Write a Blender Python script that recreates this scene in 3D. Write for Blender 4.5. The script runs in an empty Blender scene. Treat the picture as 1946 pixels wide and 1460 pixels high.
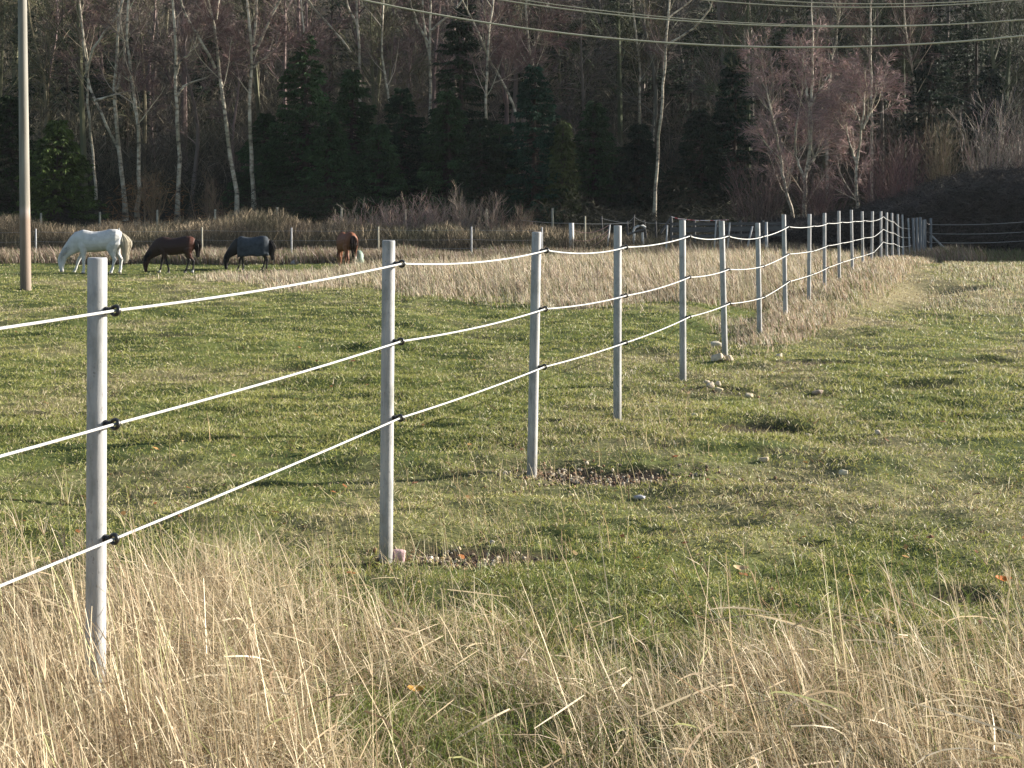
import bpy, bmesh, math, random
import numpy as np
from mathutils import Vector, Matrix, noise as mnoise

# ------------------------------------------------------------------ camera
scene = bpy.context.scene
COL = scene.collection
F = 2700.0        # focal length in photograph pixels (1946 wide)
CX, HY = 973.0, 384.0   # image centre column, horizon row
E = 1.70          # eye height
cam_d = bpy.data.cameras.new("camera")
cam_d.sensor_width = 36.0
cam_d.lens = 36.0 * F / 1946.0
cam_d.shift_y = -(730.0 - HY) / 1946.0
cam_d.clip_start = 0.1
cam_d.clip_end = 2000
cam_d.dof.use_dof = False
cam = bpy.data.objects.new("camera", cam_d)
COL.objects.link(cam)
cam.location = (0, 0, E)
cam.rotation_euler = (math.radians(90), 0, 0)
scene.camera = cam

# ------------------------------------------------------------------ light
SUN_AZ = 19.0     # degrees the sun stands behind the subject, measured from due right
SUN_EL = 19.0
az, el = math.radians(SUN_AZ), math.radians(SUN_EL)
sun_dir = Vector((math.cos(az) * math.cos(el), math.sin(az) * math.cos(el), math.sin(el)))
world = bpy.data.worlds.new("World")
scene.world = world
world.use_nodes = True
wn = world.node_tree
wn.nodes.clear()
sky = wn.nodes.new("ShaderNodeTexSky")
sky.sky_type = 'NISHITA'
sky.sun_disc = False
sky.sun_elevation = el
sky.sun_rotation = math.radians(90 - SUN_AZ)
sky.altitude = 200
sky.air_density = 1.0
sky.dust_density = 1.5
sky.ozone_density = 1.0
bgn = wn.nodes.new("ShaderNodeBackground")
bgn.inputs['Strength'].default_value = 0.068
won = wn.nodes.new("ShaderNodeOutputWorld")
wn.links.new(sky.outputs[0], bgn.inputs[0])
wn.links.new(bgn.outputs[0], won.inputs[0])
sun_l = bpy.data.lights.new("sun", 'SUN')
sun_l.energy = 5.0
sun_l.angle = math.radians(0.6)
sun_l.color = (1.0, 0.94, 0.84)
sun = bpy.data.objects.new("sun", sun_l)
COL.objects.link(sun)
sun.rotation_euler = (-sun_dir).to_track_quat('-Z', 'Y').to_euler()
sun.location = (30, -10, 30)

scene.view_settings.view_transform = 'Standard'
scene.view_settings.look = 'None'
scene.view_settings.gamma = 1.0
scene.view_settings.exposure = 1.55
scene.cycles.max_bounces = 6
scene.cycles.diffuse_bounces = 3
scene.cycles.transmission_bounces = 4
scene.cycles.use_denoising = True

R = np.random.default_rng(11)
random.seed(5)

# ------------------------------------------------------------------ helpers
def at(px, py, Y):
    """point of the place seen at photograph pixel (px, py), Y metres away"""
    return np.array([(px - CX) / F * Y, Y, E - (py - HY) / F * Y])

def X_of(px, Y):
    return (px - CX) / F * Y

def Yflat(py):
    return E * F / (py - HY)

_T = np.random.default_rng(3).random((256, 256))
def vnoise(x, y):
    x = np.asarray(x, float); y = np.asarray(y, float)
    xi = np.floor(x).astype(int); yi = np.floor(y).astype(int)
    fx = x - xi; fy = y - yi
    fx = fx * fx * (3 - 2 * fx); fy = fy * fy * (3 - 2 * fy)
    a = _T[xi & 255, yi & 255]; b = _T[(xi + 1) & 255, yi & 255]
    c = _T[xi & 255, (yi + 1) & 255]; d = _T[(xi + 1) & 255, (yi + 1) & 255]
    return (a * (1 - fx) + b * fx) * (1 - fy) + (c * (1 - fx) + d * fx) * fy
def fbm(x, y, o=4):
    s = 0; a = 0.5; t = 0
    for k in range(o):
        s = s + a * vnoise(x * 2 ** k + 17.3 * k, y * 2 ** k + 9.1 * k); t += a; a *= 0.5
    return s / t
def sm(a, b, v):
    t = np.clip((np.asarray(v, float) - a) / (b - a), 0, 1)
    return t * t * (3 - 2 * t)

def props(o, label=None, cat=None, group=None, kind=None):
    if label: o["label"] = label
    if cat: o["category"] = cat
    if group: o["group"] = group
    if kind: o["kind"] = kind
    return o

def empty(name, loc, label=None, cat=None, group=None):
    o = bpy.data.objects.new(name, None)
    o.empty_display_size = 0.3
    COL.objects.link(o)
    o.location = loc
    return props(o, label, cat, group)

def mesh_np(name, V, Q, mat, col=None, parent=None, smooth=False, origin=None, tris=None):
    """link numpy geometry as one mesh object; V (n,3), Q (m,4) quads, tris (k,3)"""
    V = np.asarray(V, np.float32).reshape(-1, 3)
    if origin is not None:
        V = V - np.asarray(origin, np.float32)
    me = bpy.data.meshes.new(name)
    Q = np.zeros((0, 4), np.int32) if Q is None else np.asarray(Q, np.int32).reshape(-1, 4)
    T = np.zeros((0, 3), np.int32) if tris is None else np.asarray(tris, np.int32).reshape(-1, 3)
    me.vertices.add(len(V)); me.vertices.foreach_set("co", V.ravel())
    idx = np.concatenate([Q.ravel(), T.ravel()])
    me.loops.add(len(idx)); me.loops.foreach_set("vertex_index", idx)
    n = len(Q) + len(T)
    tot = np.concatenate([np.full(len(Q), 4), np.full(len(T), 3)]).astype(np.int32)
    st = np.concatenate([[0], np.cumsum(tot)[:-1]]).astype(np.int32)
    me.polygons.add(n); me.polygons.foreach_set("loop_start", st); me.polygons.foreach_set("loop_total", tot)
    me.polygons.foreach_set("use_smooth", np.full(n, smooth, bool))
    if col is not None:
        a = me.color_attributes.new("tint", 'FLOAT_COLOR', 'POINT')
        c = np.ones((len(V), 4), np.float32); c[:, :3] = col
        a.data.foreach_set("color", c.ravel())
    me.update(calc_edges=True)
    me.materials.append(mat)
    o = bpy.data.objects.new(name, me)
    COL.objects.link(o)
    if origin is not None and parent is None:
        o.location = origin
    if parent is not None:
        o.parent = parent
    return o

def norm(v):
    return v / np.maximum(np.linalg.norm(v, axis=-1, keepdims=True), 1e-9)

def tubes(P, Rr, S=5):
    """P (N,K,3) polylines, Rr (N,K) radii -> verts, quads"""
    N, K, _ = P.shape
    t = np.gradient(P, axis=1); t = norm(t)
    ref = np.where(np.abs(t[..., 2:3]) > 0.8, np.array([1., 0, 0]), np.array([0, 0, 1.]))
    ref = np.broadcast_to(ref[:, :1], t.shape)
    u = norm(np.cross(t, ref)); v = np.cross(t, u)
    a = np.arange(S) * 2 * np.pi / S
    V = P[:, :, None] + Rr[:, :, None, None] * (u[:, :, None] * np.cos(a)[:, None] + v[:, :, None] * np.sin(a)[:, None])
    n, k, s = np.meshgrid(np.arange(N), np.arange(K - 1), np.arange(S), indexing='ij')
    s2 = (s + 1) % S
    f = lambda k_, s_: n * K * S + k_ * S + s_
    Q = np.stack([f(k, s), f(k, s2), f(k + 1, s2), f(k + 1, s)], -1).reshape(-1, 4)
    return V.reshape(-1, 3), Q

def ribbons(P, W, rng=R, face=None):
    """flat tapering strips; P (N,K,3), W (N,K) widths"""
    N, K, _ = P.shape
    if face is None:
        a = rng.uniform(0, 2 * np.pi, N)
        side = np.stack([np.cos(a), np.sin(a), rng.uniform(-.3, .3, N)], -1)
        t = norm(P[:, -1] - P[:, 0])
        side = norm(np.cross(t, side))
    else:
        side = face
    V = np.stack([P - side[:, None] * W[..., None] / 2, P + side[:, None] * W[..., None] / 2], 2)
    n, k = np.meshgrid(np.arange(N), np.arange(K - 1), indexing='ij')
    b = n * K * 2 + k * 2
    Q = np.stack([b, b + 1, b + 3, b + 2], -1).reshape(-1, 4)
    return V.reshape(-1, 3), Q

class Bag:
    def __init__(s): s.V = []; s.Q = []; s.C = []; s.n = 0
    def add(s, VQ, col):
        V, Q = VQ
        if len(V) == 0: return
        s.V.append(V); s.Q.append(Q + s.n); s.n += len(V)
        col = np.asarray(col, float)
        if col.ndim == 1: col = np.broadcast_to(col, (len(V), 3))
        elif len(col) != len(V): col = np.repeat(col, len(V) // len(col), 0)
        s.C.append(col)
    def arrays(s): return np.concatenate(s.V), np.concatenate(s.Q), np.concatenate(s.C)
    def make(s, name, mat, parent=None, origin=None, smooth=False):
        V, Q, C = s.arrays()
        return mesh_np(name, V, Q, mat, C, parent, smooth, origin)

def jitter(c, n, amt, rng=R):
    c = np.asarray(c, float)
    k = 1 + rng.normal(0, amt, (n, 1))
    return np.clip(c * k * (1 + rng.normal(0, amt * .25, (n, 3))), 0.002, .95)

def grow(rng, P, Rr, n, t0, t1, L0, L1, spread, up, wob, K, rf, rmax=1, fall=.5):
    i = rng.integers(0, len(P), n); t = rng.uniform(t0, t1, n)
    K0 = P.shape[1]
    x = t * (K0 - 1); k = np.minimum(x.astype(int), K0 - 2); f = (x - k)[:, None]
    p = P[i, k] * (1 - f) + P[i, k + 1] * f
    tan = norm(P[i, k + 1] - P[i, k])
    rad = Rr[i, k] * (1 - f[:, 0]) + Rr[i, k + 1] * f[:, 0]
    perp = norm(np.cross(tan, rng.normal(0, 1, (n, 3))))
    sp = (spread * rng.uniform(.6, 1.25, n))[:, None]
    d = norm(tan * np.cos(sp) + perp * np.sin(sp))
    L = rng.uniform(L0, L1, n) * (1 - fall * t)
    out = [p]
    for _ in range(K - 1):
        p = p + d * (L / (K - 1))[:, None]
        out.append(p)
        d = norm(d + np.array([0, 0, up]) + rng.normal(0, wob, (n, 3)))
    r0 = np.minimum(rad * rf, rmax)
    return np.stack(out, 1), r0[:, None] * np.linspace(1, .25, K)[None]

def smooth_path(pts, n):
    pts = np.asarray(pts, float)
    d = np.r_[0, np.cumsum(np.linalg.norm(np.diff(pts, axis=0), axis=1))]
    u = np.linspace(0, d[-1], n)
    P = np.stack([np.interp(u, d, pts[:, j]) for j in range(3)], 1)
    for _ in range(2):
        P[1:-1] = .25 * P[:-2] + .5 * P[1:-1] + .25 * P[2:]
    return P

# ------------------------------------------------------------------ materials
def new_mat(name):
    m = bpy.data.materials.new(name); m.use_nodes = True
    nt = m.node_tree; nt.nodes.clear()
    out = nt.nodes.new("ShaderNodeOutputMaterial")
    return m, nt, out
def nd(nt, t, **kw):
    n = nt.nodes.new(t)
    for k, v in kw.items():
        if k in n.inputs.keys(): n.inputs[k].default_value = v
        else: setattr(n, k, v)
    return n
def ramp(nt, stops, fac):
    r = nt.nodes.new("ShaderNodeValToRGB")
    e = r.color_ramp.elements
    while len(e) < len(stops): e.new(.5)
    for k, (p, c) in zip(e, stops):
        k.position = p; k.color = (*c, 1) if len(c) == 3 else c
    nt.links.new(fac, r.inputs[0]); return r.outputs[0]

def tint_mat(name, rough=.7, transl=0.0, spec=.25, noise_amt=.0, noise_scale=8, bump=0, sheen=0):
    m, nt, out = new_mat(name)
    a = nd(nt, "ShaderNodeAttribute", attribute_name="tint")
    c = a.outputs['Color']
    tc = nd(nt, "ShaderNodeTexCoord")
    if noise_amt:
        nz = nd(nt, "ShaderNodeTexNoise", Scale=noise_scale, Detail=5.0, Roughness=.6)
        nt.links.new(tc.outputs['Object'], nz.inputs['Vector'])
        mr = nd(nt, "ShaderNodeMapRange"); mr.inputs[1].default_value = .3; mr.inputs[2].default_value = .7
        mr.inputs[3].default_value = 1 - noise_amt; mr.inputs[4].default_value = 1 + noise_amt
        nt.links.new(nz.outputs[0], mr.inputs[0])
        vm = nd(nt, "ShaderNodeVectorMath", operation='SCALE')
        nt.links.new(c, vm.inputs[0]); nt.links.new(mr.outputs[0], vm.inputs['Scale'])
        c = vm.outputs[0]
    p = nd(nt, "ShaderNodeBsdfPrincipled", Roughness=rough)
    p.inputs['Specular IOR Level'].default_value = spec
    nt.links.new(c, p.inputs['Base Color'])
    if bump:
        nz2 = nd(nt, "ShaderNodeTexNoise", Scale=noise_scale * 2, Detail=6.0)
        nt.links.new(tc.outputs['Object'], nz2.inputs['Vector'])
        b = nd(nt, "ShaderNodeBump", Strength=bump, Distance=.01)
        nt.links.new(nz2.outputs[0], b.inputs['Height']); nt.links.new(b.outputs[0], p.inputs['Normal'])
    if sheen: p.inputs['Sheen Weight'].default_value = sheen
    s = p.outputs[0]
    if transl:
        t = nd(nt, "ShaderNodeBsdfTranslucent")
        nt.links.new(c, t.inputs[0])
        mx = nd(nt, "ShaderNodeMixShader"); mx.inputs[0].default_value = transl
        nt.links.new(s, mx.inputs[1]); nt.links.new(t.outputs[0], mx.inputs[2]); s = mx.outputs[0]
    nt.links.new(s, out.inputs[0])
    return m

M_turf = tint_mat("turf blades", .5, .35, .35)
M_straw = tint_mat("dry straw", .55, .3, .35)
M_twig = tint_mat("twigs", .75, 0, .2)
M_bark = tint_mat("brown bark", .85, 0, .1, .35, 6, .5)
M_needle = tint_mat("conifer needles", .7, .12, .12)
M_ground = tint_mat("soil and turf mat", .95, 0, .05, .35, 14, .6)
M_coat = tint_mat("horse coat", .55, 0, .25, .12, 5, .15, 0)
M_hair = tint_mat("horse hair", .5, .15, .3)
M_stone = tint_mat("stone", .85, 0, .2, .2, 30, .6)
M_leaf = tint_mat("fallen leaf", .7, .2, .2)

def birch_bark():
    m, nt, out = new_mat("birch bark")
    tc = nd(nt, "ShaderNodeTexCoord")
    mp = nd(nt, "ShaderNodeMapping"); mp.inputs['Scale'].default_value = (1.6, 1.6, 3.2)
    nt.links.new(tc.outputs['Object'], mp.inputs[0])
    nz = nd(nt, "ShaderNodeTexNoise", Scale=1.4, Detail=5.0, Roughness=.65)
    nt.links.new(mp.outputs[0], nz.inputs['Vector'])
    nz2 = nd(nt, "ShaderNodeTexNoise", Scale=.35, Detail=3.0)
    nt.links.new(tc.outputs['Object'], nz2.inputs['Vector'])
    c1 = ramp(nt, [(.34, (.04, .034, .028)), (.45, (.40, .33, .24)), (.56, (.66, .58, .45)), (.8, (.80, .73, .60))], nz.outputs[0])
    c2 = ramp(nt, [(.35, (.30, .30, .20)), (.6, (1, 1, 1))], nz2.outputs[0])
    mx = nd(nt, "ShaderNodeMix", data_type='RGBA', blend_type='MULTIPLY'); mx.inputs[0].default_value = .8
    nt.links.new(c1, mx.inputs[6]); nt.links.new(c2, mx.inputs[7])
    p = nd(nt, "ShaderNodeBsdfPrincipled", Roughness=.7)
    nt.links.new(mx.outputs[2], p.inputs['Base Color'])
    b = nd(nt, "ShaderNodeBump", Strength=.4, Distance=.02)
    nt.links.new(nz.outputs[0], b.inputs['Height']); nt.links.new(b.outputs[0], p.inputs['Normal'])
    nt.links.new(p.outputs[0], out.inputs[0]); return m
M_birch = birch_bark()

def simple(name, col, rough=.6, spec=.3, metal=0, var=.0, scale=(10, 10, 10), col2=None, bump=0, nscale=1.0, lo=.35, hi=.65):
    m, nt, out = new_mat(name)
    p = nd(nt, "ShaderNodeBsdfPrincipled", Roughness=rough, Metallic=metal)
    p.inputs['Specular IOR Level'].default_value = spec
    if col2 is None: p.inputs['Base Color'].default_value = (*col, 1)
    tc = nd(nt, "ShaderNodeTexCoord")
    mp = nd(nt, "ShaderNodeMapping"); mp.inputs['Scale'].default_value = scale
    nt.links.new(tc.outputs['Object'], mp.inputs[0])
    nz = nd(nt, "ShaderNodeTexNoise", Scale=nscale, Detail=7.0, Roughness=.62)
    nt.links.new(mp.outputs[0], nz.inputs['Vector'])
    if col2 is not None:
        nt.links.new(ramp(nt, [(lo, col), (hi, col2)], nz.outputs[0]), p.inputs['Base Color'])
    if bump:
        b = nd(nt, "ShaderNodeBump", Strength=bump, Distance=.004)
        nt.links.new(nz.outputs[0], b.inputs['Height']); nt.links.new(b.outputs[0], p.inputs['Normal'])
    nt.links.new(p.outputs[0], out.inputs[0]); return m

def post_mat():
    m, nt, out = new_mat("recycled plastic post")
    tc = nd(nt, "ShaderNodeTexCoord")
    sep = nd(nt, "ShaderNodeSeparateXYZ"); nt.links.new(tc.outputs['Object'], sep.inputs[0])
    oi = nd(nt, "ShaderNodeObjectInfo")
    add = nd(nt, "ShaderNodeVectorMath", operation='ADD'); nt.links.new(tc.outputs['Object'], add.inputs[0]); nt.links.new(oi.outputs['Location'], add.inputs[1])
    def noise(sc, scale, det=6):
        mp = nd(nt, "ShaderNodeMapping"); mp.inputs['Scale'].default_value = sc; nt.links.new(add.outputs[0], mp.inputs[0])
        n = nd(nt, "ShaderNodeTexNoise", Scale=scale, Detail=float(det), Roughness=.65); nt.links.new(mp.outputs[0], n.inputs['Vector']); return n.outputs[0]
    streak = ramp(nt, [(.3, (.27, .27, .275)), (.7, (.41, .405, .40))], noise((45, 45, 4), 1))
    blot = ramp(nt, [(.36, (.62, .64, .60)), (.52, (1, 1, 1))], noise((9, 9, 5), 1.3))
    specks = ramp(nt, [(.30, (.45, .42, .38)), (.36, (1, 1, 1))], noise((70, 70, 40), 1, 2))
    mx = nd(nt, "ShaderNodeMix", data_type='RGBA', blend_type='MULTIPLY'); mx.inputs[0].default_value = .8
    nt.links.new(streak, mx.inputs[6]); nt.links.new(blot, mx.inputs[7])
    m2 = nd(nt, "ShaderNodeMix", data_type='RGBA', blend_type='MULTIPLY'); m2.inputs[0].default_value = .6
    nt.links.new(mx.outputs[2], m2.inputs[6]); nt.links.new(specks, m2.inputs[7])
    # soil splashed over the foot
    mr = nd(nt, "ShaderNodeMapRange"); mr.inputs[1].default_value = .12; mr.inputs[2].default_value = .42; mr.inputs[3].default_value = .75; mr.inputs[4].default_value = 0
    nt.links.new(sep.outputs[2], mr.inputs[0])
    ml = nd(nt, "ShaderNodeMath", operation='MULTIPLY'); nt.links.new(mr.outputs[0], ml.inputs[0]); nt.links.new(noise((20, 20, 8), 1), ml.inputs[1])
    m3 = nd(nt, "ShaderNodeMix", data_type='RGBA', blend_type='MIX'); m3.inputs[7].default_value = (.13, .11, .075, 1)
    nt.links.new(ml.outputs[0], m3.inputs[0]); nt.links.new(m2.outputs[2], m3.inputs[6])
    p = nd(nt, "ShaderNodeBsdfPrincipled", Roughness=.6); p.inputs['Specular IOR Level'].default_value = .35
    nt.links.new(m3.outputs[2], p.inputs['Base Color'])
    b = nd(nt, "ShaderNodeBump", Strength=.4, Distance=.003); nt.links.new(noise((50, 50, 5), 1), b.inputs['Height']); nt.links.new(b.outputs[0], p.inputs['Normal'])
    nt.links.new(p.outputs[0], out.inputs[0]); return m
M_post = post_mat()
M_shadepost = simple("shade-darkened grey post", (.13, .14, .15), .65, .3, 0, 0, (40, 40, 5), (.19, .20, .21), .35)  # darker copy of the post grey; the corner's shade is put into this colour
M_rope = simple("white electric rope", (.36, .36, .35), .65, .25, 0, 0, (260, 260, 260), (.56, .56, .54), .6)
M_black = simple("black insulator plastic", (.012, .012, .013), .35, .5)
M_wire = simple("power cable", (.42, .40, .30), .5, .4)
M_fwire = simple("fence wire", (.30, .30, .29), .5, .4)
M_stake = simple("weathered wood stake", (.22, .20, .15), .85, .15, 0, 0, (30, 30, 4), (.40, .37, .28), .5)
M_darkstake = simple("dark old stake", (.04, .038, .035), .9, .1, 0, 0, (30, 30, 4), (.09, .085, .08), .5)
M_rail = simple("grey timber rail", (.075, .073, .07), .9, .1, 0, 0, (4, 30, 30), (.125, .12, .115), .5)
M_rug = simple("dark grey canvas rug", (.032, .038, .045), .8, .15, 0, 0, (5, 5, 5), (.060, .070, .080), .5)
M_hoof = simple("hoof horn", (.08, .07, .06), .6, .3)
M_tub = simple("pale green plastic", (.20, .27, .22), .5, .3)
M_white = simple("white painted", (.34, .34, .32), .7, .3, 0, 0, (6, 6, 6), (.50, .50, .48))
M_tape = simple("red and white tape", (.5, .12, .12), .6, .2, 0, 0, (7, 7, 7), (.75, .7, .7), 0, 1.0, .47, .53)
M_twine = simple("orange pink twine", (.50, .30, .26), .7, .2)

def pole_mat():
    m, nt, out = new_mat("weathered power pole")
    tc = nd(nt, "ShaderNodeTexCoord")
    sep = nd(nt, "ShaderNodeSeparateXYZ"); nt.links.new(tc.outputs['Object'], sep.inputs[0])
    mp = nd(nt, "ShaderNodeMapping"); mp.inputs['Scale'].default_value = (14, 14, .8)
    nt.links.new(tc.outputs['Object'], mp.inputs[0])
    nz = nd(nt, "ShaderNodeTexNoise", Scale=1.0, Detail=6.0); nt.links.new(mp.outputs[0], nz.inputs['Vector'])
    grain = ramp(nt, [(.3, (.60, .57, .53)), (.7, (1, 1, 1))], nz.outputs[0])
    mr = nd(nt, "ShaderNodeMapRange"); mr.inputs[1].default_value = 0; mr.inputs[2].default_value = 8
    nt.links.new(sep.outputs[2], mr.inputs[0])
    h = ramp(nt, [(0, (.20, .155, .12)), (.17, (.29, .215, .17)), (.19, (.42, .35, .32)), (.205, (.27, .25, .215)), (1, (.25, .245, .22))], mr.outputs[0])
    mx = nd(nt, "ShaderNodeMix", data_type='RGBA', blend_type='MULTIPLY'); mx.inputs[0].default_value = 1
    nt.links.new(h, mx.inputs[6]); nt.links.new(grain, mx.inputs[7])
    p = nd(nt, "ShaderNodeBsdfPrincipled", Roughness=.8); nt.links.new(mx.outputs[2], p.inputs['Base Color'])
    b = nd(nt, "ShaderNodeBump", Strength=.5, Distance=.006)
    nt.links.new(nz.outputs[0], b.inputs['Height']); nt.links.new(b.outputs[0], p.inputs['Normal'])
    nt.links.new(p.outputs[0], out.inputs[0]); return m
M_pole = pole_mat()

# ------------------------------------------------------------------ the lie of the land
FY = [2.3, 4.56, 6.82, 9.1, 11.15, 13.6, 15.6, 18.3, 20.6, 23.8, 26.0, 28.7, 31.6, 34.5, 37.9, 41.1, 43.7, 46.4, 49.7, 52.8, 56.6]
FPX = [-1466, 184, 736, 1015, 1174, 1298, 1375, 1443, 1491, 1538, 1567, 1594, 1619, 1638, 1656, 1673, 1685, 1696, 1706, 1715, 1728]
FX = [X_of(a, b) for a, b in zip(FPX, FY)]
def fence_x(Y):
    return np.interp(Y, FY, FX)

SOIL = [(1850, 690, .5, .3, .5), (560, 700, .3, .2, .45), (900, 640, .5, .3, .4), (330, 640, .4, .25, .4), (1720, 960, .22, .10, .5), (1250, 1010, .2, .08, .5), (500, 880, .25, .12, .5), (1500, 860, .25, .13, .6), (1760, 740, .4, .2, .5), (1640, 790, .25, .12, .5), (250, 890, .2, .1, .5), (1560, 1035, .16, .07, .6),
   # px, py, half width x m, half depth y m, strength
    (1180, 899, .48, .24, 1), (1090, 890, .22, .22, .8), (930, 1052, .40, .17, 1), (800, 1045, .2, .2, .8), (1560, 692, .55, .22, .8), (1400, 655, .4, .35, .6),
    (1640, 660, .7, .3, .45), (1430, 808, .35, .18, .75), (1370, 738, .35, .22, .6), (1480, 912, .18, .10, .7),
    (1810, 1130, .16, .09, .8), (1560, 745, .2, .1, .6), (60, 785, .14, .12, .9), (1430, 1090, .12, .08, .5),
    (1010, 888, .3, .14, .5), (650, 985, .16, .14, .6), (380, 1000, .45, .16, .3)]
SOILW = [(X_of(a, Yflat(b)), Yflat(b), c, d, s) for a, b, c, d, s in SOIL]
def soil_amt(X, Y):
    s = np.zeros_like(np.asarray(X, float))
    for x, y, a, b, k in SOILW:
        r = np.sqrt(((X - x) / a / 1.15) ** 2 + ((Y - y) / b / 1.15) ** 2) + .9 * (fbm(X * 5 + 3, Y * 5, 3) - .5)
        s = np.maximum(s, k * sm(1.05, .6, r))
    return s

def gz(X, Y):
    X = np.asarray(X, float); Y = np.asarray(Y, float)
    a = np.clip((X + 5) / 10, 0, 1)
    g = -.65 * sm(0, 1, (Y - (28 + 5 * a)) / (18 + 7 * a))
    g = g + 1.9 * sm(60, 73, Y) + np.clip(Y - 76, 0, 110) * .31 + np.clip(Y - 186, 0, 400) * .10
    # bumps poached by hooves
    near = sm(62, 45, Y)
    b = .10 * (fbm(X * .45, Y * .45, 2) - .5) + .13 * (fbm(X * 1.3 + 40, Y * 1.6, 3) - .5) + .045 * (fbm(X * 4.1, Y * 5.1 + 9, 2) - .5)
    g = g + b * (.35 + .65 * near)
    # shallow ditches each side of the fence
    def seg(x0, y0, x1, y1, w):
        dx, dy = x1 - x0, y1 - y0
        t = np.clip(((X - x0) * dx + (Y - y0) * dy) / (dx * dx + dy * dy), 0, 1)
        d = np.hypot(X - x0 - t * dx, Y - y0 - t * dy)
        return sm(w, 0, d)
    g = g - .16 * seg(2.3, 17.5, 4.7, 26, .9) - .17 * seg(6.3, 23.2, 8.6, 28.5, 1.1)
    g = g - .035 * soil_amt(X, Y)
    # low ridge the fence runs on
    g = g + .06 * sm(1.2, 0, np.abs(X - fence_x(Y) - .4)) * sm(19, 24, Y)
    return g

def straw_amt(X, Y):
    """how much of the short sward is dead straw, 0..1"""
    n = fbm(X * .8 + 5, Y * .5, 4)
    s = sm(.50, .78, n) * .6
    px = CX + X * F / np.maximum(Y, .5)
    s = s + .55 * sm(6.9, 4.8, Y)
    s = s + .75 * sm(18, 25, Y) * sm(5, 8, X) * sm(.30, .55, fbm(X * .5, Y * .22 + 7, 3))
    s = s + .6 * sm(1.6, .2, np.abs(X - fence_x(Y) - .5)) * sm(14, 20, Y)
    s = s + .35 * sm(.9, .2, np.abs(X - fence_x(Y) + .1)) * sm(16, 12, Y) * sm(5, 7, Y)
    s = s + .35 * sm(23, 30, Y) * sm(42, 38, Y) * sm(.4, .6, fbm(X * .4 + 30, Y * .3, 3))
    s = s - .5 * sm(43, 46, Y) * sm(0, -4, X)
    return np.clip(s, 0, 1)

# ground sheet: fine near the camera, coarse towards the horizon
def axis(parts):
    out = []
    for a, b, n in parts: out.append(np.linspace(a, b, n, endpoint=False))
    return np.concatenate(out + [[parts[-1][1]]])
gx = axis([(-420, -60, 14), (-60, -22, 40), (-22, -7, 110), (-7, 7, 300), (7, 24, 130), (24, 60, 36), (60, 420, 14)])
gy = axis([(-120, -6, 14), (-6, 3.2, 12), (3.2, 12, 240), (12, 30, 240), (30, 64, 170), (64, 180, 60), (180, 700, 16)])
GX, GY = np.meshgrid(gx, gy)
GZ = gz(GX, GY)
nz1 = fbm(GX * 2.2, GY * 2.2, 4)
st = straw_amt(GX, GY)
green = np.array([.095, .112, .036]); greend = np.array([.045, .060, .020]); strawc = np.array([.22, .18, .105])
soil = np.array([.062, .045, .033]); litter = np.array([.040, .036, .026])
gc = greend + (green - greend) * sm(.3, .7, nz1)[..., None]
gc = gc * (1 - st[..., None] * .8) + strawc * st[..., None] * .8
so = soil_amt(GX, GY)[..., None]
gc = gc * (1 - so) + soil * so
wd = sm(58, 62, GY)[..., None]
gc = gc * (1 - wd) + litter * wd
nr, nc = GX.shape
ii, jj = np.meshgrid(np.arange(nr - 1), np.arange(nc - 1), indexing='ij')
b0 = ii * nc + jj
GQ = np.stack([b0, b0 + 1, b0 + nc + 1, b0 + nc], -1).reshape(-1, 4)
g_o = mesh_np("ground", np.stack([GX, GY, GZ], -1), GQ, M_ground, gc.reshape(-1, 3), smooth=True)
props(g_o, kind="structure")

def zg(x, y):
    return float(gz(np.array([x]), np.array([y]))[0])

# ------------------------------------------------------------------ short turf
def frame_scatter(n, y0, y1, p, margin=1.18, rng=R):
    """random ground points, denser near: Y drawn so that 1/Y^p is uniform, X across the field of view and beyond"""
    a, b = y0 ** -p, y1 ** -p
    Y = (rng.uniform(b, a, n)) ** (-1 / p)
    X = rng.uniform(-1, 1, n) * ((CX / F) * Y * 1.06 + 1.7)
    return X, Y

def blades(X, Y, h, w, lean, la, K, z=None, bend=1.6, wtip=.25, rng=R):
    n = len(X)
    z = gz(X, Y) - .004 if z is None else z
    P = np.zeros((n, K, 3))
    for k in range(K):
        t = k / (K - 1)
        P[:, k, 0] = X + np.cos(la) * lean * h * t ** bend
        P[:, k, 1] = Y + np.sin(la) * lean * h * t ** bend
        P[:, k, 2] = z + h * t * (1 - .25 * lean * t)
    W = w[:, None] * (1 - (1 - wtip) * np.linspace(0, 1, K) ** 1.4)[None]
    return ribbons(P, W, rng)

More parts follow.
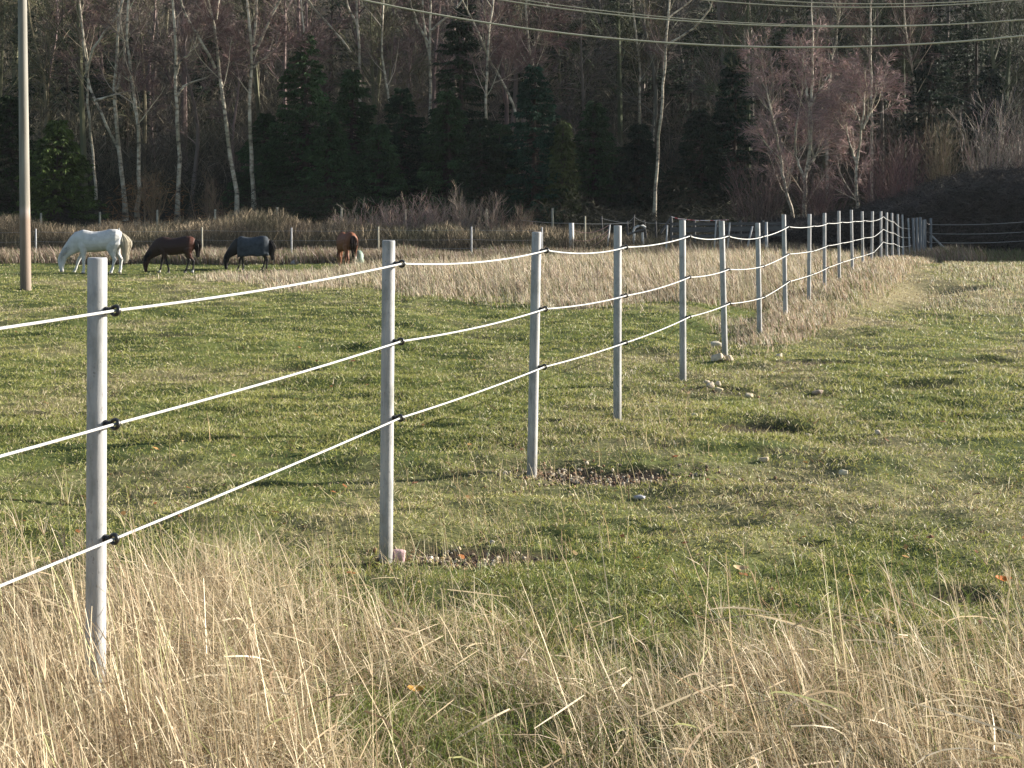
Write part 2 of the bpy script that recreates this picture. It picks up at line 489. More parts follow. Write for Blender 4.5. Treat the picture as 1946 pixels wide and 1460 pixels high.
def turf():
    bag = Bag()
    for n, y0, y1, K in ((320000, 3.4, 10, 3), (310000, 10, 26, 2), (130000, 26, 58, 2)):
        X, Y = frame_scatter(n, y0, y1, 1.0)
        keep = R.random(n) > .97 * soil_amt(X, Y)
        X, Y = X[keep], Y[keep]; n = len(X)
        s = straw_amt(X, Y)
        clump = fbm(X * 3.3, Y * 3.3 + 50, 3)
        h = (.009 + .021 * R.random(n)) * (.5 + 1.0 * clump) * (1 + .02 * Y)
        h = h * np.where(R.random(n) < .02, 2.2, 1)
        w = (.0018 + .00040 * Y) * R.uniform(.7, 1.4, n)
        lean = R.uniform(.2, 1.3, n); la = R.uniform(0, 2 * np.pi, n)
        isdry = R.random(n) < (.20 + .72 * s)
        hue = fbm(X * .9 + 80, Y * .9, 3)[:, None]
        g = np.array([.165, .188, .042]) * (1 - hue) + np.array([.325, .312, .090]) * hue
        g = g * (1 + R.normal(0, .22, (n, 1)))
        g = np.where(R.random((n, 1)) < .012, np.array([[.42, .44, .26]]), g)  # a few blades paled: dew glints painted as colour
        g = g * (1 - .38 * sm(40.5, 42, Y) * sm(46.5, 45, Y) * sm(-2, -5, X))[:, None]  # strip in front of the horses: shadow painted into the blade colour
        d = np.array([.40, .34, .20]) * (1 + R.normal(0, .25, (n, 1)))
        d = np.where(R.random((n, 1)) < .12, np.array([[.16, .095, .05]]), d)
        c = np.clip(np.where(isdry[:, None], d, g), .01, .8)
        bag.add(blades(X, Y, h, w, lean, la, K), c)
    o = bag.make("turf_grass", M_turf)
    props(o, "short green pasture grass mixed with dead straw across the field", kind="stuff")
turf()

# ------------------------------------------------------------------ tall dry grass near the camera
def fore_mask(X, Y):
    px = CX + X * F / Y
    # where the rough grass stops, going left to right
    lim = np.interp(px, [-600, 100, 350, 650, 760, 900, 1100, 1500, 1946, 2700], [7.0, 6.5, 6.2, 6.1, 5.8, 5.4, 5.2, 5.25, 5.15, 5.2])
    m = sm(.35, -.45, Y - lim + 1.3 * (fbm(X * 1.6, Y * 1.6, 3) - .5))
    gap = ((px - 830) / 260) ** 2 + ((Y - 4.35) / .65) ** 2
    m = m * (1 - .88 * sm(1.3, .5, gap + 1.0 * (fbm(X * 2.7 + 9, Y * 2.7, 3) - .5)))
    mid = sm(560, 900, px) * sm(1500, 1150, px)
    m = m * (1 - .55 * mid)
    return m * (.38 + .62 * sm(.30, .58, fbm(X * 2.2 + 20, Y * 2.2, 3)))

def dry_cols(n, rng=R):
    base = np.array([[.49, .40, .26], [.41, .315, .20], [.61, .52, .365], [.26, .18, .11], [.37, .37, .17]])
    k = rng.choice(5, n, p=[.36, .25, .19, .13, .07])
    return np.clip(base[k] * (1 + rng.normal(0, .14, (n, 1))), .02, .8)

def foreground():
    bag = Bag()
    # fine fog of dead leaves
    X, Y = frame_scatter(340000, 2.4, 7.6, 1.6, 1.3)
    k = R.random(len(X)) < fore_mask(X, Y); X, Y = X[k], Y[k]; n = len(X)
    left = sm(.2, -1.4, X)
    h = R.uniform(.03, .20, n) * (1 + .8 * left) * (.5 + 1.0 * fbm(X * 2, Y * 2 + 4, 2))
    w = R.uniform(.0016, .0038, n)
    lean = R.uniform(.05, 1.5, n)
    la = np.where(R.random(n) < .45, R.normal(math.pi, .9, n), R.uniform(0, 2 * np.pi, n))
    bag.add(blades(X, Y, h, w, lean, la, 4), dry_cols(n))
    # green shoots under it
    X, Y = frame_scatter(40000, 2.6, 6.6, 1.6, 1.25); n = len(X)
    h = R.uniform(.04, .17, n); w = R.uniform(.002, .0048, n)
    bag.add(blades(X, Y, h, w, R.uniform(.2, 1.2, n), R.uniform(0, 6.28, n), 4),
            np.clip(np.array([.115, .150, .035]) * (1 + R.normal(0, .28, (n, 1))), .01, .5))
    # upright stalks
    X, Y = frame_scatter(19500, 2.5, 7.0, 1.5, 1.3)
    k = R.random(len(X)) < fore_mask(X, Y) ** 1.2; X, Y = X[k], Y[k]; n = len(X)
    h = R.uniform(.10, .31, n) * (1 + .75 * sm(.2, -1.2, X))
    w = R.uniform(.0028, .0052, n)
    la = R.normal(math.pi, .8, n)
    bag.add(blades(X, Y, h, w, R.uniform(.05, .6, n), la, 5, bend=1.03, wtip=.5), dry_cols(n) * 1.08)
    # the tallest stems
    n = 800
    X, Y = frame_scatter(n * 3, 3.2, 5.6, 1.2, 1.2)
    px = CX + X * F / Y
    pr = np.interp(px, [0, 250, 420, 600, 900, 1150, 1250, 1946], [1.7, .9, .30, .25, .3, .55, .9, 1])
    k = R.random(len(X)) < pr * .42 * (.15 + .85 * fore_mask(X, Y)); X, Y = X[k], Y[k]; n = len(X)
    h = R.uniform(.28, .66, n) * (1 + .3 * sm(-.6, -1.2, X))
    w = R.uniform(.0032, .0052, n)
    la = R.normal(math.pi, .8, n)
    lean = R.uniform(.10, .48, n)
    bag.add(blades(X, Y, h, w, lean, la, 7, bend=1.02, wtip=.35), dry_cols(n) * 1.1)
    # faint seed heads on some
    K = 4
    m = R.random(n) < .5
    x2 = X[m] + np.cos(la[m]) * lean[m] * h[m] * .86; y2 = Y[m] + np.sin(la[m]) * lean[m] * h[m] * .86
    z2 = gz(X[m], Y[m]) + h[m] * .85 * (1 - .25 * lean[m] * .85)
    for r in range(5):
        nn = m.sum()
        bag.add(blades(x2, y2, R.uniform(.05, .12, nn), R.uniform(.002, .004, nn), R.uniform(.2, .9, nn), R.normal(math.pi, .8, nn), 3, z=z2), dry_cols(nn) * .95)
    # broken stems and curled leaf ribbons lying across
    n = 1900
    X, Y = frame_scatter(n * 2, 2.8, 6.6, 1.4, 1.2)
    k = R.random(len(X)) < fore_mask(X, Y); X, Y = X[k], Y[k]; n = len(X)
    P = np.zeros((n, 6, 3)); a = R.uniform(0, 2 * np.pi, n); L = R.uniform(.10, .38, n)
    z0 = gz(X, Y) + R.uniform(.06, .26, n); cv = R.normal(0, .9, n); rise = R.uniform(-.2, .5, n)
    for q in range(6):
        t = q / 5
        P[:, q, 0] = X + np.cos(a + cv * t) * L * t; P[:, q, 1] = Y + np.sin(a + cv * t) * L * t
        P[:, q, 2] = z0 + L * (rise * t - .7 * t * t * np.abs(cv))
    bag.add(ribbons(P, R.uniform(.003, .0065, n)[:, None] * np.array([.6, 1, 1, .9, .7, .3])[None]), dry_cols(n))
    o = bag.make("tall_dry_grass", M_straw)
    props(o, "tall straw-coloured dead grass along the near edge of the field", kind="stuff")
foreground()

# ------------------------------------------------------------------ dry grass belts further out
def belts():
    bag = Bag()
    def put(X, Y, h, base, w0=.0035, kw=.00042, green=.12):
        n = len(X)
        w = (w0 + kw * Y) * R.uniform(.6, 1.3, n)
        c = np.clip(np.array(base) * (1 + R.normal(0, .22, (n, 1))) * (1 + R.normal(0, .05, (n, 3))), .01, .8)
        c = np.where(R.random((n, 1)) < green, np.clip(np.array([[.13, .15, .05]]) * (1 + R.normal(0, .2, (n, 1))), 0, 1), c)
        c = np.where(R.random((n, 1)) < .07, np.array([[.13, .07, .045]]), c)
        bag.add(blades(X, Y, h, w, R.uniform(.05, .7, n), R.normal(math.pi, 1.2, n), 3), c)
    # belt left of the fence
    X, Y = frame_scatter(230000, 20, 48, .6, 1.15)
    px = CX + X * F / Y
    lo = np.interp(px, [0, 340, 420, 560, 700, 820, 1000, 1400], [40, 34, 30, 28, 27.5, 25, 23.6, 22.8])
    hi = np.interp(px, [0, 340, 560, 760, 900, 1050, 1400], [36, 36, 36, 37, 41, 46, 46])
    nn = fbm(X * .7, Y * .35, 4) - .5
    m = sm(-1.2, 1.6, Y - lo + 9 * nn) * sm(1, -1, Y - hi + 5 * nn) * (X < fence_x(Y) - .5) * sm(200, 420, px)
    k = R.random(len(X)) < m * (.35 + .65 * sm(.35, .6, fbm(X * 1.1 + 8, Y * .8, 3))); X, Y = X[k], Y[k]; lo = lo[k]
    n = len(X)
    h = (.20 + .32 * R.random(n)) * (.35 + .65 * sm(-1, 6, Y - lo)) * np.interp(CX + X * F / Y, [500, 850], [.5, 1]) * (.7 + .6 * fbm(X * .9, Y * .9, 2))
    put(X, Y, h, (.42, .345, .24))
    X, Y = frame_scatter(16000, 24, 47, .6, 1.15); px = CX + X * F / Y
    k = (X < fence_x(Y) - .5) & (px > 640) & (R.random(len(X)) < sm(.4, .65, fbm(X * .6 + 3, Y * .3, 3)) * np.interp(px, [640, 950], [.15, .9])); X, Y = X[k], Y[k]
    put(X, Y, R.uniform(.42, .74, len(X)), (.34, .28, .18), .002, .00022, .15)
    # strip hugging the right-hand side of the fence
    X = R.uniform(-1, 1, 60000); Y = R.uniform(15, 57, 60000) ; 
    X = fence_x(Y) + .15 + X * np.interp(Y, [15, 20, 26, 40, 57], [.4, .65, 1.0, 1.25, 1.1])
    k = R.random(len(X)) < sm(14.5, 20, Y) * (.1 + .9 * sm(.32, .6, fbm(X * 1.1, Y * .6 + 3, 3))) * sm(1.0, .1, np.abs(X - fence_x(Y) - .35) / 1.25); X, Y = X[k], Y[k]
    put(X, Y, R.uniform(.05, .24, len(X)) * np.interp(Y, [15, 20, 30], [.4, .7, 1.1]), (.41, .325, .225), green=.22)
    # tussocks in the right-hand pasture
    X = R.uniform(5, 20, 90000); Y = R.uniform(19, 50, 90000)
    k = (X > fence_x(Y) + 1.8) & (R.random(len(X)) < .8 * sm(.5, .68, fbm(X * .55 + 3, Y * .22, 3)) * sm(18, 27, Y) + .25 * sm(19, 26, Y)); X, Y = X[k], Y[k]
    put(X, Y, R.uniform(.04, .13, len(X)), (.42, .36, .23), green=.3)
    # band behind the horses, under the far fence
    X = R.uniform(-26, 18, 90000); Y = R.uniform(53.2, 57.5, 90000)
    k = R.random(len(X)) < (.15 + .85 * sm(.3, .62, fbm(X * .6, Y * .6, 3))); X, Y = X[k], Y[k]
    put(X, Y, R.uniform(.2, .75, len(X)) * (.45 + .8 * fbm(X * .5 + 7, Y * .3, 3)), (.28, .215, .155), .006, .0004, .2)
    # dull grass in the far right corner
    X = R.uniform(16, 30, 26000); Y = R.uniform(53, 60, 26000)
    put(X, Y, R.uniform(.08, .5, len(X)) * sm(52, 59, Y), (.20, .17, .10), .006, .0004, .5)
    # sparse seed stems standing over the short grass near the posts
    X, Y = frame_scatter(1500, 6.3, 12, 1.0, 1.1)
    k = R.random(len(X)) < .1 + .8 * sm(1.2, .2, np.abs(X - fence_x(Y) - .25)); X, Y = X[k], Y[k]
    put(X, Y, R.uniform(.06, .26, len(X)), (.45, .36, .20), .0018, .0002, .05)
    X, Y = frame_scatter(9000, 6.3, 13, 1.0, 1.1)
    k = R.random(len(X)) < sm(1.0, .2, np.abs(X - fence_x(Y) - .3)) * sm(.4, .65, fbm(X * 2.5, Y * 2, 2)); X, Y = X[k], Y[k]
    put(X, Y, R.uniform(.04, .13, len(X)), (.42, .33, .19), .002, .0002, .15)
    o = bag.make("dry_grass_belt", M_straw)
    props(o, "belts of knee-high dead grass beside the fence and behind the horses", kind="stuff")
belts()

# ------------------------------------------------------------------ rope fence
def lathe(prof, S=16, close_top=True):
    """prof list of (r, z) -> verts, quads, tris about the z axis"""
    V = []; Q = []; T = []
    for r, z in prof:
        for s in range(S):
            a = 2 * math.pi * s / S
            V.append((r * math.cos(a), r * math.sin(a), z))
    for k in range(len(prof) - 1):
        for s in range(S):
            s2 = (s + 1) % S
            Q.append((k * S + s, k * S + s2, (k + 1) * S + s2, (k + 1) * S + s))
    if close_top:
        V.append((0, 0, prof[-1][1])); c = len(V) - 1; k = len(prof) - 1
        for s in range(S): T.append((k * S + s, k * S + (s + 1) % S, c))
    return np.array(V, float), np.array(Q), np.array(T).reshape(-1, 3)

def insulator_mesh():
    bm = bmesh.new()
    # threaded stem along +X with collars, then an open ring around the rope
    def cyl(x0, x1, r, n=12):
        a = [bm.verts.new((x0, r * math.cos(t), r * math.sin(t))) for t in [2 * math.pi * k / n for k in range(n)]]
        b = [bm.verts.new((x1, r * math.cos(t), r * math.sin(t))) for t in [2 * math.pi * k / n for k in range(n)]]
        for k in range(n): bm.faces.new((a[k], a[(k + 1) % n], b[(k + 1) % n], b[k]))
        bm.faces.new(a[::-1]); bm.faces.new(b)
    cyl(-.004, .024, .0085)
    cyl(.0, .004, .0125); cyl(.009, .012, .0105); cyl(.016, .019, .0105); cyl(.022, .025, .0105)
    n, m, Rr, r = 20, 8, .0142, .0060
    rings = []
    for i in range(n):
        a = 2 * math.pi * i / n
        c = Vector((.037 + Rr * math.cos(a), 0, Rr * math.sin(a))); u = Vector((math.cos(a), 0, math.sin(a)))
        rings.append([bm.verts.new(c + u * r * math.cos(t) + Vector((0, 1, 0)) * r * 1.5 * math.sin(t)) for t in [2 * math.pi * k / m for k in range(m)]])
    for i in range(n):
        A, B = rings[i], rings[(i + 1) % n]
        for k in range(m): bm.faces.new((A[k], A[(k + 1) % m], B[(k + 1) % m], B[k]))
    bmesh.ops.recalc_face_normals(bm, faces=bm.faces)
    me = bpy.data.meshes.new("insulator"); bm.to_mesh(me); bm.free()
    me.materials.append(M_black)
    for p in me.polygons: p.use_smooth = True
    return me
ME_INS = insulator_mesh()

TOPPX = [None, (183, 490), (739, 457), (1020, 441), (1174, 429), (1297, 419), (1371, 420), (1440, 424), (1489, 408), (1538, 407), (1567, 405), (1594, 401), (1618, 399), (1638, 402), (1658, 402), (1674, 402), (1685, 404), (1695, 405), (1706, 407), (1715, 408), (1726, 415)]
BASEX = [None, 181, 733, 1010, 1173, 1298, 1378, 1444, 1493, 1537, 1567, 1595, 1620, 1640, 1656, 1674, 1685, 1696, 1708, 1717, 1730]
ROPEY = [  # the three rope heights read off the photo at the first posts
    None, (590, 805, 1022), (501, 648, 793), (476, 587, 697), (470, 562, 651), (449, 527, 602), (449, 512, 577), (450, 506, 565), (431, 483, 535), (430, 477.5, 521.5), (424.5, 467, 508.5), (422.5, 462, 498.5), (421, 457, 490.5), (419.5, 452, 485), (419.5, 449.5, 479)]
fence_label = "long rope fence on slim light-grey posts running from the near left to the far right"
fence = empty("rope_fence", (FX[1], FY[1], zg(FX[1], FY[1])), fence_label, "fence")
def child(o, parent):
    """parent without moving: parents here are unrotated, unscaled Empties"""
    o.parent = parent
    o.location = Vector(o.location) - parent.location
    return o
ring_pos = {0: [], 1: [], 2: []}
def make_post(i, x, y, zb, top, lean_x, lean_y, r):
    L = top - zb + .12
    prof = [(r * 1.03, 0), (r * 1.02, L * .3), (r, L * .6), (r * .985, L - .006), (r * .93, L)]
    V, Q, T = lathe(prof, 28)
    t = V[:, 2] / L
    V[:, 0] += lean_x * (t ** 1) ; V[:, 1] += lean_y * t
    o = mesh_np("post", V, Q, M_post, None, None, True, None, T)
    # keep the cut top flat
    for p in o.data.polygons:
        if len(p.vertices) == 3: p.use_smooth = False
    o.location = (x, y, zb - .12)
    return o, L
posts = []
for i in range(21):
    Y = FY[i]
    if TOPPX[i]:
        tx, ty = TOPPX[i]
        top = at(tx, ty, Y); bx = X_of(BASEX[i], Y)
        lx = top[0] - bx; ztop = top[2]
    else:
        bx = FX[i]; lx = 0; ztop = 1.50
    zb = zg(bx, Y)
    ly = random.uniform(-.015, .015)
    o, L = make_post(i, bx, Y, zb, ztop, lx, ly, .0315 if i < 14 else .034)
    child(o, fence)
    posts.append(o)
    # direction of the fence here, perpendicular to the right
    j0, j1 = max(i - 1, 0), min(i + 1, 20)
    d = Vector((FX[j1] - FX[j0], FY[j1] - FY[j0], 0)).normalized()
    perp = Vector((d.y, -d.x, 0))
    for k in range(3):
        if i < len(ROPEY) and ROPEY[i]:
            z = E - (ROPEY[i][k] - HY) / F * Y
        else:
            z = zb + (1.345, .985, .615)[k] * (1 if i < 17 else 1 - .02 * (i - 16)) + random.uniform(-.015, .015)
            if z > ztop - .08: z = ztop - .1
        t = (z - (zb - .12)) / L
        c = Vector((bx + lx * t, Y + ly * t, z))
        ring_pos[k].append(c + perp * (.0315 + .037) + Vector((0, 0, 0)))
        q = bpy.data.objects.new("insulator", ME_INS)
        COL.objects.link(q)
        q.parent = o
        q.location = c + perp * .0305 - Vector((bx, Y, zb - .12))
        q.rotation_euler = (random.uniform(-.3, .3), 0, math.atan2(perp.y, perp.x) + random.uniform(-.06, .06))
for k in range(3):
    pts = []
    rp = ring_pos[k]
    for i in range(len(rp) - 1):
        a, b = rp[i], rp[i + 1]
        sag = [.026, .016, .012][k] * (.6 + .8 * random.random()) * (1 if i < 7 else .55)
        if i < 2: sag *= .5
        n = 12
        for s in range(n):
            t = s / n
            p = a.lerp(b, t); p.z -= sag * 4 * t * (1 - t)
            pts.append(p)
    pts.append(rp[-1])
    # run on to the corner post
    P = np.array([[tuple(p) for p in pts]])
    rr = np.interp(P[0, :, 1], [4, 12, 30, 57], [.0047, .0051, .0062, .0078])[None]
    V, Q = tubes(P, rr, 8)
    o = mesh_np("rope", V, Q, M_rope, None, None, True)
    child(o, fence)

# corner posts and the rope fence running off to the right
cf = empty("corner_fence", (X_of(1752, 57), 57, zg(X_of(1752, 57), 57)), "shaded rope fence at the far corner with a cluster of grey posts, running off right", "fence")
cl = [(1735, 415, 1738), (1742, 414, 1744), (1749, 413, 1749), (1755, 418, 1752), (1758, 417, 1758), (1769, 415, 1769)]
for n_, (tx, ty, bx_) in enumerate(cl):
    Y = 56.6 + .25 * n_
    top = at(tx, ty, Y); bx = X_of(bx_, Y); zb = zg(bx, Y)
    o, L = make_post(0, bx, Y, zb, top[2], top[0] - bx, 0, .05)
    o.data.materials[0] = M_shadepost
    child(o, cf)
for xx, Y in ((24.5, 58.6), (29.5, 59.0)):
    zb = zg(xx, Y)
    o, L = make_post(0, xx, Y, zb, zb + 1.5, 0, 0, .035); child(o, cf)
Y = 58
a = at(1771, 449, Y); b = at(1818, 484, Y - .6); b[2] = zg(b[0], b[1])
V, Q = tubes(np.array([[a, (a + b) / 2, b]]), np.array([[.045, .045, .045]]), 8)
child(mesh_np("brace", V, Q, M_post, None, None, True), cf)
for k, (y0, y1) in enumerate(((427, 422), (444, 441), (461, 458))):
    a = at(1769, y0, 57.9); b = at(1946, y1, 58.6)
    d = b - a
    pts = np.array([a + d * t - np.array([0, 0, .05 * 4 * (t % 1) * (1 - t % 1)]) for t in np.linspace(0, 1.75, 24)])
    V, Q = tubes(pts[None], np.full((1, 24), .011), 6)
    child(mesh_np("rope", V, Q, M_fwire, None, None, True), cf)
    # gate handles: black spring grips with pale ends
    c0 = at(1760, y0 - 2, 57.6); c1 = at(1768, y0 + 2, 57.8)
    m_ = (c0 + c1) / 2
    V, Q = tubes(np.array([[c0, c0 * .75 + c1 * .25, m_, c0 * .25 + c1 * .75, c1]]), np.array([[.02, .05, .035, .05, .02]]), 8)
    child(mesh_np("gate_handle", V, Q, M_black, None, None, True), cf)

# ------------------------------------------------------------------ power pole and cables
def pole():
    Y = 27.6
    x0 = X_of(49, Y); zb = zg(x0, Y)
    e = empty("power_pole", (x0, Y, zb), "tall round weathered wooden power pole left of the white horse", "pole")
    H = 10.5
    prof = [(.104, -.2), (.102, .5), (.098, 1.6), (.09, 3.5), (.082, 6), (.072, H - .02), (.066, H)]
    V, Q, T = lathe(prof, 24)
    V[:, 0] -= .012 * V[:, 2]
    mesh_np("shaft", V, Q, M_pole, None, e, True, None, T)
    # crossarm with porcelain insulators, above the picture
    V, Q = tubes(np.array([[(-1.1, 0, H - .4), (0, 0, H - .4), (1.1, 0, H - .4)]]) + np.array([-.12, -.12, 0]), np.full((1, 3), .055), 4)
    mesh_np("crossarm", V, Q, M_stake, None, e)
    for dx in (-1.0, 0.35, 1.0):
        V, Q, T = lathe([(.02, 0), (.02, .08), (.05, .09), (.035, .13), (.05, .14), (.03, .2)], 12)
        q = mesh_np("insulator", V + np.array([dx - .12, -.12, H - .35]), Q, M_white, None, e, True, None, T)
pole()

def cable(px, name, label, Y, r):
    pts = np.array(px, float)
    # parabola through the traced points, carried on past both edges of the view
    c = np.polyfit(pts[:, 0], pts[:, 1], 3 if len(pts) > 3 else 2)
    c2 = np.polyfit(pts[:, 0], pts[:, 1], 2)
    xs = np.linspace(pts[0, 0] - 300, 2250, 60)
    ys = np.polyval(c2, xs)
    P = np.array([at(x, y, Y + .0012 * (x - 1400)) for x, y in zip(xs, ys)])
    V, Q = tubes(P[None], np.full((1, len(P)), r), 8)
    o = mesh_np(name, V, Q, M_wire, None, None, True, origin=P[0])
    props(o, label, "cable", "overhead power cables")
cable([(680, 0), (900, 37), (1250, 79), (1560, 92), (1750, 86), (1946, 66)], "power_cable", "lowest and thickest overhead cable, sagging below the others", 25, .0145)
cable([(930, -2), (1200, 29), (1400, 46), (1600, 53), (1780, 49), (1946, 36)], "power_cable", "second overhead cable from the bottom, just above the lowest one", 26, .011)
cable([(960, -5), (1200, 26), (1400, 42), (1600, 50.5), (1780, 47), (1946, 38)], "power_cable", "cable twinned with the second one, upper of that close pair on the left", 26.5, .008)
cable([(1330, 0), (1500, 10), (1620, 14), (1780, 12), (1946, -2)], "power_cable", "overhead cable near the top of the view, lower of the topmost pair", 27, .010)
cable([(1450, 0), (1600, 6.5), (1700, 7.5), (1800, 5), (1930, -4)], "power_cable", "topmost overhead cable, only just dipping into the view", 27.5, .009)

# ------------------------------------------------------------------ horses
def horse(name, loc, rz, scale, legs, colf, label, group="grazing horses", mane=None, tailc=None, tail_sway=0., tail_len=.95, rug=False, socks=(), thin=1.0, headturn=0, legk=1.12):
    root = empty(name, loc, label, "horse", group)
    root.rotation_euler = (0, 0, rz); root.scale = (scale,) * 3
    # torso, neck and lowered head as one lofted trunk; horse faces -X
    sec = [(.835, 1.12, .05, .05), (.81, 1.13, .17, .12), (.75, 1.14, .27, .20), (.62, 1.17, .345, .262), (.45, 1.165, .355, .275), (.25, 1.125, .350, .285), (.05, 1.095, .350, .295),
           (-.15, 1.08, .355, .29), (-.32, 1.095, .365, .265), (-.48, 1.13, .375, .225), (-.62, 1.09, .36, .19), (-.75, 1.0, .31, .155), (-.88, .89, .255, .122),
           (-1.0, .785, .210, .098), (-1.10, .685, .172, .086), (-1.17, .59, .148, .085), (-1.20, .49, .148, .088), (-1.215, .38, .130, .082), (-1.22, .27, .100, .068), (-1.215, .17, .078, .056), (-1.205, .09, .074, .056), (-1.20, .045, .058, .047), (-1.20, .02, .03, .025)]
    sec = np.array(sec)
    sec[:, 3] *= thin
    C = sec[:, [0, 1]]
    t = np.gradient(C, axis=0); t /= np.linalg.norm(t, axis=1)[:, None]
    nrm = np.stack([t[:, 1], -t[:, 0]], 1)   # upward / forward normal of the path
    S = 18
    def loft(rows):
        V = []; Fc = []
        for r in rows: V += r
        k = len(rows[0])
        for i in range(len(rows) - 1):
            for s in range(k):
                s2 = (s + 1) % k
                Fc.append((i * k + s, i * k + s2, (i + 1) * k + s2, (i + 1) * k + s))
        Fc.append(tuple(range(k))[::-1]); Fc.append(tuple((len(rows) - 1) * k + s for s in range(k)))
        return V, Fc
    allV = []; allF = []
    def addp(V, Fc):
        b = len(allV); allV.extend(V); allF.extend([tuple(x + b for x in f) for f in Fc])
    rows = []
    for (x, z, a, b), n_ in zip(sec, nrm):
        row = []
        for s in range(S):
            th = 2 * math.pi * s / S
            u = math.cos(th); v = math.sin(th)
            # the top line is narrower than the belly
            bb = b * (1 - .16 * max(u, 0))
            row.append((x + n_[0] * a * u, bb * v, z + n_[1] * a * u))
        rows.append(row)
    addp(*loft(rows))
    def limb(path):
        p = np.array(path, float)
        rows = []
        tt = np.gradient(p[:, :3], axis=0)
        for (x, y, z, rx, ry), d in zip(p, tt):
            rx *= legk; ry *= legk
            rows.append([(x + rx * math.cos(2 * math.pi * s / 10), y + ry * math.sin(2 * math.pi * s / 10), z) for s in range(10)])
        addp(*loft(rows))
    hoof_xy = []
    for kind, side, dx, lift in legs:
        y = side * (.135 if kind == 'f' else .14) * thin
        if kind == 'f':
            path = [(-.46, y * .9, 1.12, .13, .07), (-.46, y, .95, .125, .085), (-.45 + dx * .1, y, .80, .10, .075), (-.455 + dx * .35, y, .62, .062, .05), (-.46 + dx * .6, y, .46, .052, .045), (-.458 + dx * .65, y, .42, .047, .042),
                    (-.455 + dx * .8, y, .26, .033, .03), (-.455 + dx * .9, y, .15, .042, .036), (-.47 + dx * .95, y, .09, .037, .035), (-.485 + dx, y, .045, .052, .048), (-.49 + dx, y, 0, .062, .055)]
        else:
            path = [(.56, y * .8, 1.2, .20, .10), (.55, y, 1.0, .20, .12), (.52 + dx * .15, y, .84, .155, .10), (.58 + dx * .35, y, .68, .095, .072), (.67 + dx * .55, y, .56, .062, .05), (.715 + dx * .65, y, .49, .062, .046),
                    (.70 + dx * .75, y, .38, .044, .038), (.685 + dx * .85, y, .25, .035, .032), (.675 + dx * .92, y, .15, .044, .038), (.655 + dx * .96, y, .09, .038, .036), (.635 + dx, y, .045, .053, .048), (.63 + dx, y, 0, .062, .055)]
        limb(path)
        hoof_xy.append((path[-1][0], y))
    # ears
    for s in (-1, 1):
        addp(*loft([[(-1.17 + .03 * math.cos(a_), s * .055 + .025 * math.sin(a_), .66) for a_ in np.linspace(0, 2 * np.pi, 8, endpoint=False)],
                    [(-1.22 + .025 * math.cos(a_), s * .065 + .02 * math.sin(a_), .70) for a_ in np.linspace(0, 2 * np.pi, 8, endpoint=False)],
                    [(-1.27 + .006 * math.cos(a_), s * .07 + .006 * math.sin(a_), .73) for a_ in np.linspace(0, 2 * np.pi, 8, endpoint=False)]]))
    # withers, hip point, stifle and cheek fullness
    def ball(cx, cy, cz, rx, ry, rz_):
        rows = []
        for k in range(1, 8):
            ph = math.pi * k / 8
            rows.append([(cx + rx * math.sin(ph) * math.cos(q), cy + ry * math.sin(ph) * math.sin(q), cz - rz_ * math.cos(ph)) for q in np.linspace(0, 2 * np.pi, 12, endpoint=False)])
        addp(*loft(rows))
    ball(-.46, 0, 1.40, .24, .06, .09)
    ball(.50, 0, 1.34, .33, .18, .19)
    ball(.02, 0, 1.26, .5, .16, .12)
    for s in (-1, 1):
        ball(.45, s * .17 * thin, .98, .15, .09, .2); ball(-.52, s * .13 * thin, 1.0, .14, .09, .2); ball(-1.16, s * .045, .55, .07, .05, .08)
    me = bpy.data.meshes.new("tmp")
    me.from_pydata(allV, [], allF)
    bm = bmesh.new(); bm.from_mesh(me); bmesh.ops.recalc_face_normals(bm, faces=bm.faces); bm.to_mesh(me); bm.free()
    to = bpy.data.objects.new("tmp", me); COL.objects.link(to)
    rm = to.modifiers.new("r", 'REMESH'); rm.mode = 'VOXEL'; rm.voxel_size = .016
    smo = to.modifiers.new("s", 'SMOOTH'); smo.factor = .5; smo.iterations = 5
    dg = bpy.context.evaluated_depsgraph_get()
    me2 = bpy.data.meshes.new_from_object(to.evaluated_get(dg))
    bpy.data.objects.remove(to)
    n = len(me2.vertices)
    co = np.empty(n * 3, np.float32); me2.vertices.foreach_get("co", co); co = co.reshape(-1, 3)
    if headturn:
        k = sm(-.7, -1.1, co[:, 0]); co[:, 1] += k * headturn
        me2.vertices.foreach_set("co", co.ravel())
    c = colf(co)
    a = me2.color_attributes.new("tint", 'FLOAT_COLOR', 'POINT')
    cc = np.ones((n, 4), np.float32); cc[:, :3] = c; a.data.foreach_set("color", cc.ravel())
    me2.materials.clear(); me2.materials.append(M_coat)
    me2.polygons.foreach_set("use_smooth", np.ones(len(me2.polygons), bool))
    me2.name = "body"
    body = bpy.data.objects.new("body", me2); COL.objects.link(body); body.parent = root
    # tail: many hanging strands
    rng = np.random.default_rng(int(abs(loc[0]) * 100))
    nS = 420
    P = np.zeros((nS, 7, 3)); u = rng.normal(0, 1, (nS, 2))
    L = tail_len * rng.uniform(.75, 1.0, nS)
    for k in range(7):
        t_ = k / 6
        spread = .022 + .05 * math.sin(min(t_ * 1.35, 1) * math.pi * .9) 
        P[:, k, 0] = .80 + .13 * math.sin(min(t_ * 2.2, 1) * math.pi / 2) + tail_sway * t_ + u[:, 0] * spread
        P[:, k, 1] = u[:, 1] * spread * .9
        P[:, k, 2] = 1.37 + .02 * math.sin(t_ * 3) - L * t_
    V, Q = ribbons(P, np.full((nS, 7), .016) * np.linspace(1, .5, 7), rng)
    tc = np.clip(np.array(tailc) * (1 + rng.normal(0, .15, (nS, 1))), .003, .9)
    mesh_np("tail", V, Q, M_hair, np.repeat(tc, 14, 0), root)
